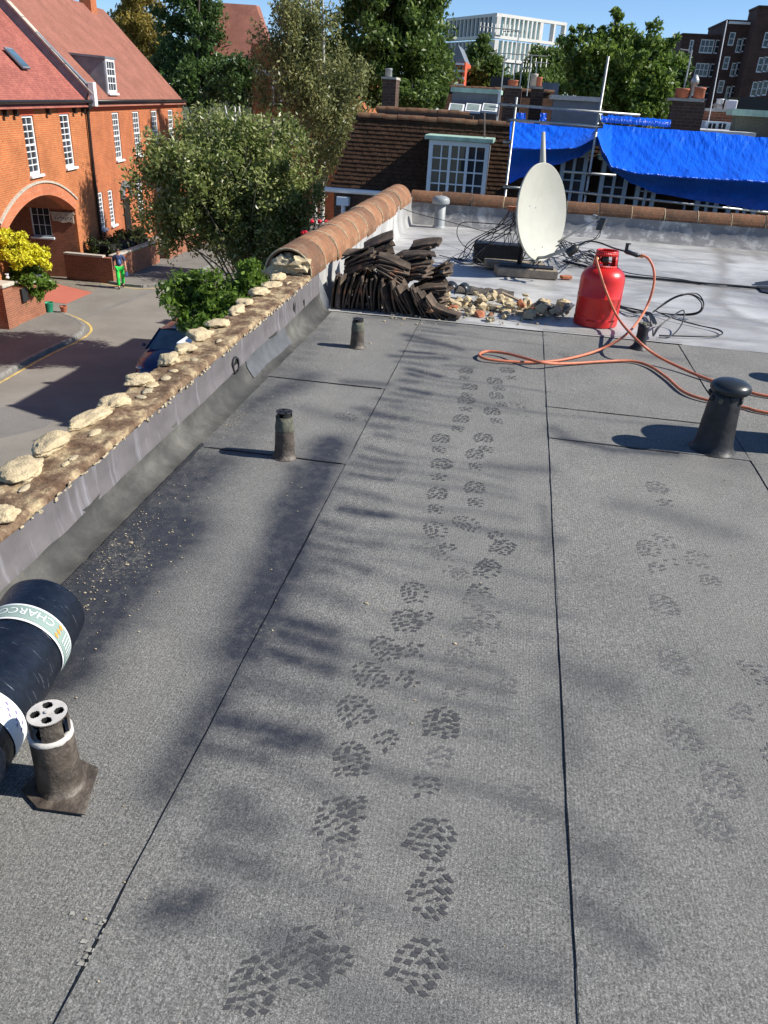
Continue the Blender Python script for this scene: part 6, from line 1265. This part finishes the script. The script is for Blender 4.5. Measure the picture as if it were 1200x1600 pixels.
def tree(name, label, base, lobes, nclump, nleaf, leaf, mat, seed, bark='bark', trunk=.16, cr=.55, droop=0.0, cat='tree', group=None, limbs=14, stems=1, flat=0.0, shell=.45):
    """lobes: [(centre, rx, ry, rz)] in metres."""
    t = empty(name, base); tag(t, label, cat, group); rg_ = random.Random(seed); cl = []; vol = [l[1]*l[2]*l[3] for l in lobes]; tv = sum(vol); tips = []
    for l, v in zip(lobes, vol):
        m = max(9, int(nclump*v/tv)); crl = min(cr, .8*min(l[1],l[3]))
        for _ in range(m):
            d = Vector((rg_.gauss(0,1), rg_.gauss(0,1), rg_.gauss(0,1))).normalized(); k = rg_.uniform(shell,1.0)
            c = Vector(l[0])+Vector((d.x*l[1], d.y*l[2], d.z*l[3]))*k; r = crl*rg_.uniform(.55,1.3)
            cl.append((tuple(c), (r, r, r*(.8 if not droop else 1.1)), max(6, int(nleaf/nclump*rg_.uniform(.5,1.5)*min(1,(crl/cr)**1.5+.12))))); tips.append(c)
    leaf_cloud('crown', t, mat, cl, leaf, seed, droop, flat)
    mb = MB(); lm = MB(); b = Vector(base); top = sum((Vector(l[0]) for l in lobes), Vector())/len(lobes)
    for s in range(stems):
        bb = b+Vector((rg_.uniform(-.4,.4)*(stems > 1), rg_.uniform(-.4,.4)*(stems > 1), 0)); hi = max(l[0][2]+l[3]*.75 for l in lobes); tt = Vector((top.x+rg_.uniform(-.5,.5), top.y+rg_.uniform(-.5,.5), hi))
        pts = [bb, bb.lerp(tt,.3)+Vector((rg_.uniform(-.15,.15),rg_.uniform(-.15,.15),0)), bb.lerp(tt,.65)+Vector((rg_.uniform(-.3,.3),rg_.uniform(-.3,.3),0)), tt]; cv = crv(pts,5); mb.tube(cv, [trunk*(1-.85*i/(len(cv)-1)) for i in range(len(cv))], 8)
        for k in range(limbs):
            e = rg_.choice(tips); i0 = rg_.randint(4, len(cv)-3); st = cv[i0]
            if st.z > e.z: st = cv[max(3,i0-4)]
            md = st.lerp(e,.5)+Vector((0,0,.06*(e-st).length)); lm.tube(crv([st,md,e],4), [trunk*.24*(1-.8*j/8) for j in range(9)], 6)
    mb.build('trunk', M[bark], t, smooth=True)
    if lm.v: lm.build('limbs', M['twig'], t, smooth=True)
    return t
def lob(px, py, Y, wpx, hpx, ry=None):
    c = at(px,py,Y); q = CR.T@np.array([c.x,c.y,c.z-CAMH]); k = q[2]/FPX; return (tuple(c), wpx*k, ry or wpx*k, hpx*k)
def gnd(l, dx=0, dy=0): return (l[0][0]+dx, l[0][1]+dy, STREET+.05)
G_birch = leaf_mat('birch_leaves', [(.085,.12,.03),(.15,.2,.05),(.23,.29,.08),(.36,.4,.14),(.56,.58,.3)], .42, .33)
G_birch2 = leaf_mat('pale_birch_leaves', [(.11,.13,.045),(.19,.21,.075),(.28,.29,.11),(.4,.39,.17)], .4, .4)
G_lime = leaf_mat('lime_leaves', [(.05,.09,.02),(.09,.15,.03),(.14,.21,.045),(.22,.29,.08)], .4, .4)
G_dark = leaf_mat('evergreen_leaves', [(.04,.08,.022),(.07,.13,.035),(.12,.19,.05)], .3, .4)
G_gold = leaf_mat('golden_leaves', [(.2,.16,.035),(.32,.25,.05),(.42,.33,.08)], .35)
G_syc = leaf_mat('sycamore_leaves', [(.06,.11,.02),(.11,.18,.03),(.18,.26,.05),(.26,.34,.08)], .42, .35)
G_bush = leaf_mat('bush_leaves', [(.08,.15,.02),(.14,.24,.035),(.21,.32,.06)], .42, .35)
G_yel = leaf_mat('yellow_leaves', [(.58,.52,.02),(.7,.66,.03),(.78,.76,.07)], .25, .5)
G_hedge = leaf_mat('hedge_leaves', [(.02,.035,.01),(.04,.06,.016),(.06,.08,.022)], .2, .5)
TY1 = 24.
L1_ = [lob(360,270,TY1,100,95), lob(290,300,TY1-.5,80,95), lob(440,290,TY1+.6,70,90), lob(330,210,TY1+.5,80,55), lob(420,215,TY1+1,75,50), lob(260,340,TY1-.6,60,50), lob(420,370,TY1,70,60), lob(345,360,TY1,80,50), lob(465,370,TY1+.6,42,55), lob(470,320,TY1+.6,38,55), lob(440,410,TY1,50,35), lob(235,300,TY1-.6,40,55), lob(250,250,TY1-.4,35,35)]
tree('birch_tree', 'spreading silver birch between the road and our parapet', gnd(L1_[0],.4,.5), L1_, 380, 46000, .07, G_birch, 11, 'birchbark', .14, .42, .35, limbs=60, stems=3, shell=.25)
TY2 = 38.
L2_ = [lob(470,90,TY2,75,95), lob(510,150,TY2,70,80), lob(440,60,TY2,60,60), lob(545,190,TY2-1,45,60), lob(470,10,TY2,55,60), lob(420,120,TY2,40,60), lob(560,240,TY2-2,40,45), lob(500,240,TY2-1,50,50), lob(535,110,TY2,35,50)]
tree('birch_tree', 'tall weeping birch with pale hanging leaves behind the spreading birch', gnd(L2_[1],-.5,1), L2_, 200, 30000, .085, G_birch2, 12, 'birchbark', .17, .55, 1.1, limbs=40, stems=2, shell=.2)
TY3 = 52.
L3_ = [lob(600,40,TY3,105,90), lob(560,70,TY3,70,80), lob(660,60,TY3,48,80), lob(620,120,TY3,80,50), lob(600,-50,TY3,80,70), lob(670,120,TY3,38,50), lob(640,-10,TY3,60,60)]
tree('lime_tree', 'big dense green lime tree above the mansard roof', gnd(L3_[0]), L3_, 260, 42000, .16, G_lime, 13, trunk=.35, cr=.85, shell=.55)
L4_ = [lob(300,60,66,52,85), lob(265,90,66,30,70), lob(325,90,66,30,70), lob(290,0,66,40,50), lob(300,130,64,50,40), lob(375,125,60,35,45), lob(350,140,60,35,35)]
tree('evergreen_tree', 'dark dense evergreen tree behind the brown tiled house', gnd(L4_[0]), L4_, 200, 26000, .17, G_dark, 14, trunk=.3, cr=.8, shell=.6)
L5_ = [lob(225,30,72,40,55), lob(205,50,72,30,40), lob(235,70,70,25,30)]
tree('golden_tree', 'golden leaved tree beyond the house chimney', gnd(L5_[0]), L5_, 90, 11000, .17, G_gold, 15, trunk=.25, cr=.8)
TY6 = 40.
L6_ = [lob(975,120,TY6,70,70), lob(920,120,TY6,42,60), lob(1030,130,TY6,38,50), lob(965,65,TY6,20,50), lob(905,75,TY6,9,35), lob(941,60,TY6,9,38), lob(1015,65,TY6,14,38), lob(1048,75,TY6,8,25), lob(966,35,TY6,10,28), lob(900,150,TY6,30,40), lob(1000,160,TY6,55,35), lob(890,70,TY6,7,28)]
tree('sycamore_tree', 'leafy sycamore with upright shoots behind the blue tarpaulin', gnd(L6_[0]), L6_, 330, 30000, .12, G_syc, 16, trunk=.2, cr=.42, shell=.3, limbs=30)
for px, py, Y, w, h, sd, lab in ((752,100,110,20,36,17,'rounded distant tree left of the aerials'),(765,120,100,26,26,18,'low distant tree under the white office corner'),(850,110,95,32,36,19,'distant tree below the office balconies'),(835,130,90,30,22,21,'short distant tree behind the roof hatch'),(880,100,120,20,35,22,'dark distant tree behind the sycamore'),(1058,115,115,14,35,23,'dark distant tree at the corner of the flats'),(672,120,70,24,45,24,'olive tree at the foot of the lime'),(395,105,82,45,52,29,'dark backing tree between the evergreen and the weeping birch'),(650,150,48,50,22,25,'low hazy shrub tree behind the narrow chimney')):
    l = [lob(px,py,Y,w,h), lob(px-w*.5,py+h*.4,Y,w*.7,h*.6), lob(px+w*.5,py+h*.4,Y,w*.7,h*.6)]; tree('distant_tree', lab, gnd(l[0]), l, 70, 7000, .0028*Y, G_dark if sd in (22,23) else G_lime, sd, trunk=.25, cr=.011*Y, limbs=6)
BY = 14.5
L7_ = [lob(350,470,BY,62,48), lob(300,485,BY-.3,45,42), lob(395,440,BY+.4,42,32), lob(340,510,BY-.6,50,32), lob(290,455,BY,40,25)]
tree('leafy_shrub', 'bright green leafy shrub tree just below the parapet', gnd(L7_[0],.3,.3), L7_, 130, 10000, .06, G_bush, 26, trunk=.07, cr=.22, limbs=40, shell=.3)
YY = 27.6
L8_ = [lob(12,400,YY,60,34), lob(50,414,YY,32,26), lob(0,378,YY,46,26)]; L9_ = [lob(22,440,YY,56,30), lob(50,440,YY,30,34), lob(5,470,YY-.5,40,24)]
t8 = tree('flowering_shrub', 'rounded shrub with bright yellow top over the gate pier', (L9_[0][0][0],L9_[0][0][1],STREET+.1), L9_, 70, 8500, .085, G_bush, 27, trunk=.06, cr=.3, cat='shrub', limbs=10)
rg_ = random.Random(5); cl = []
for l in L8_:
    for _ in range(34): d = Vector((rg_.gauss(0,1),rg_.gauss(0,1),abs(rg_.gauss(0,1)))).normalized(); c = Vector(l[0])+Vector((d.x*l[1],d.y*l[2],d.z*l[3]))*rg_.uniform(.5,1); cl.append((tuple(c),(.2,.2,.14),75))
leaf_cloud('yellow_foliage', t8, G_yel, cl, .085, 28)
for k in range(16):
    c = Vector(L9_[0][0])+Vector((rg_.uniform(.3,1.1), rg_.uniform(-1.1,.6), rg_.uniform(-.5,.5))); MB().lump(c, .07,.07,.05, k, 2, .4).build('white_bloom', M['white'], t8)
hg = empty('garden_hedge', (-19.6,36.5,STREET)); tag(hg, 'clipped dark green hedge inside the front garden wall', 'hedge'); cl = []
for k in range(120): cl.append(((rg_.uniform(-19.9,GC.x-.35), rg_.uniform(35.2,39.4), STREET+rg_.uniform(.7,1.75)), (.25,.25,.2), 60))
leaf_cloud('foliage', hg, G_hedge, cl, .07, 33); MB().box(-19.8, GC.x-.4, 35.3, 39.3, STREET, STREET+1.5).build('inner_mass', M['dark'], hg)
MB().box(-19.75, GC.x-.45, 35.4, 39.2, STREET, STREET+.1).build('soil', M['bark'], hg)
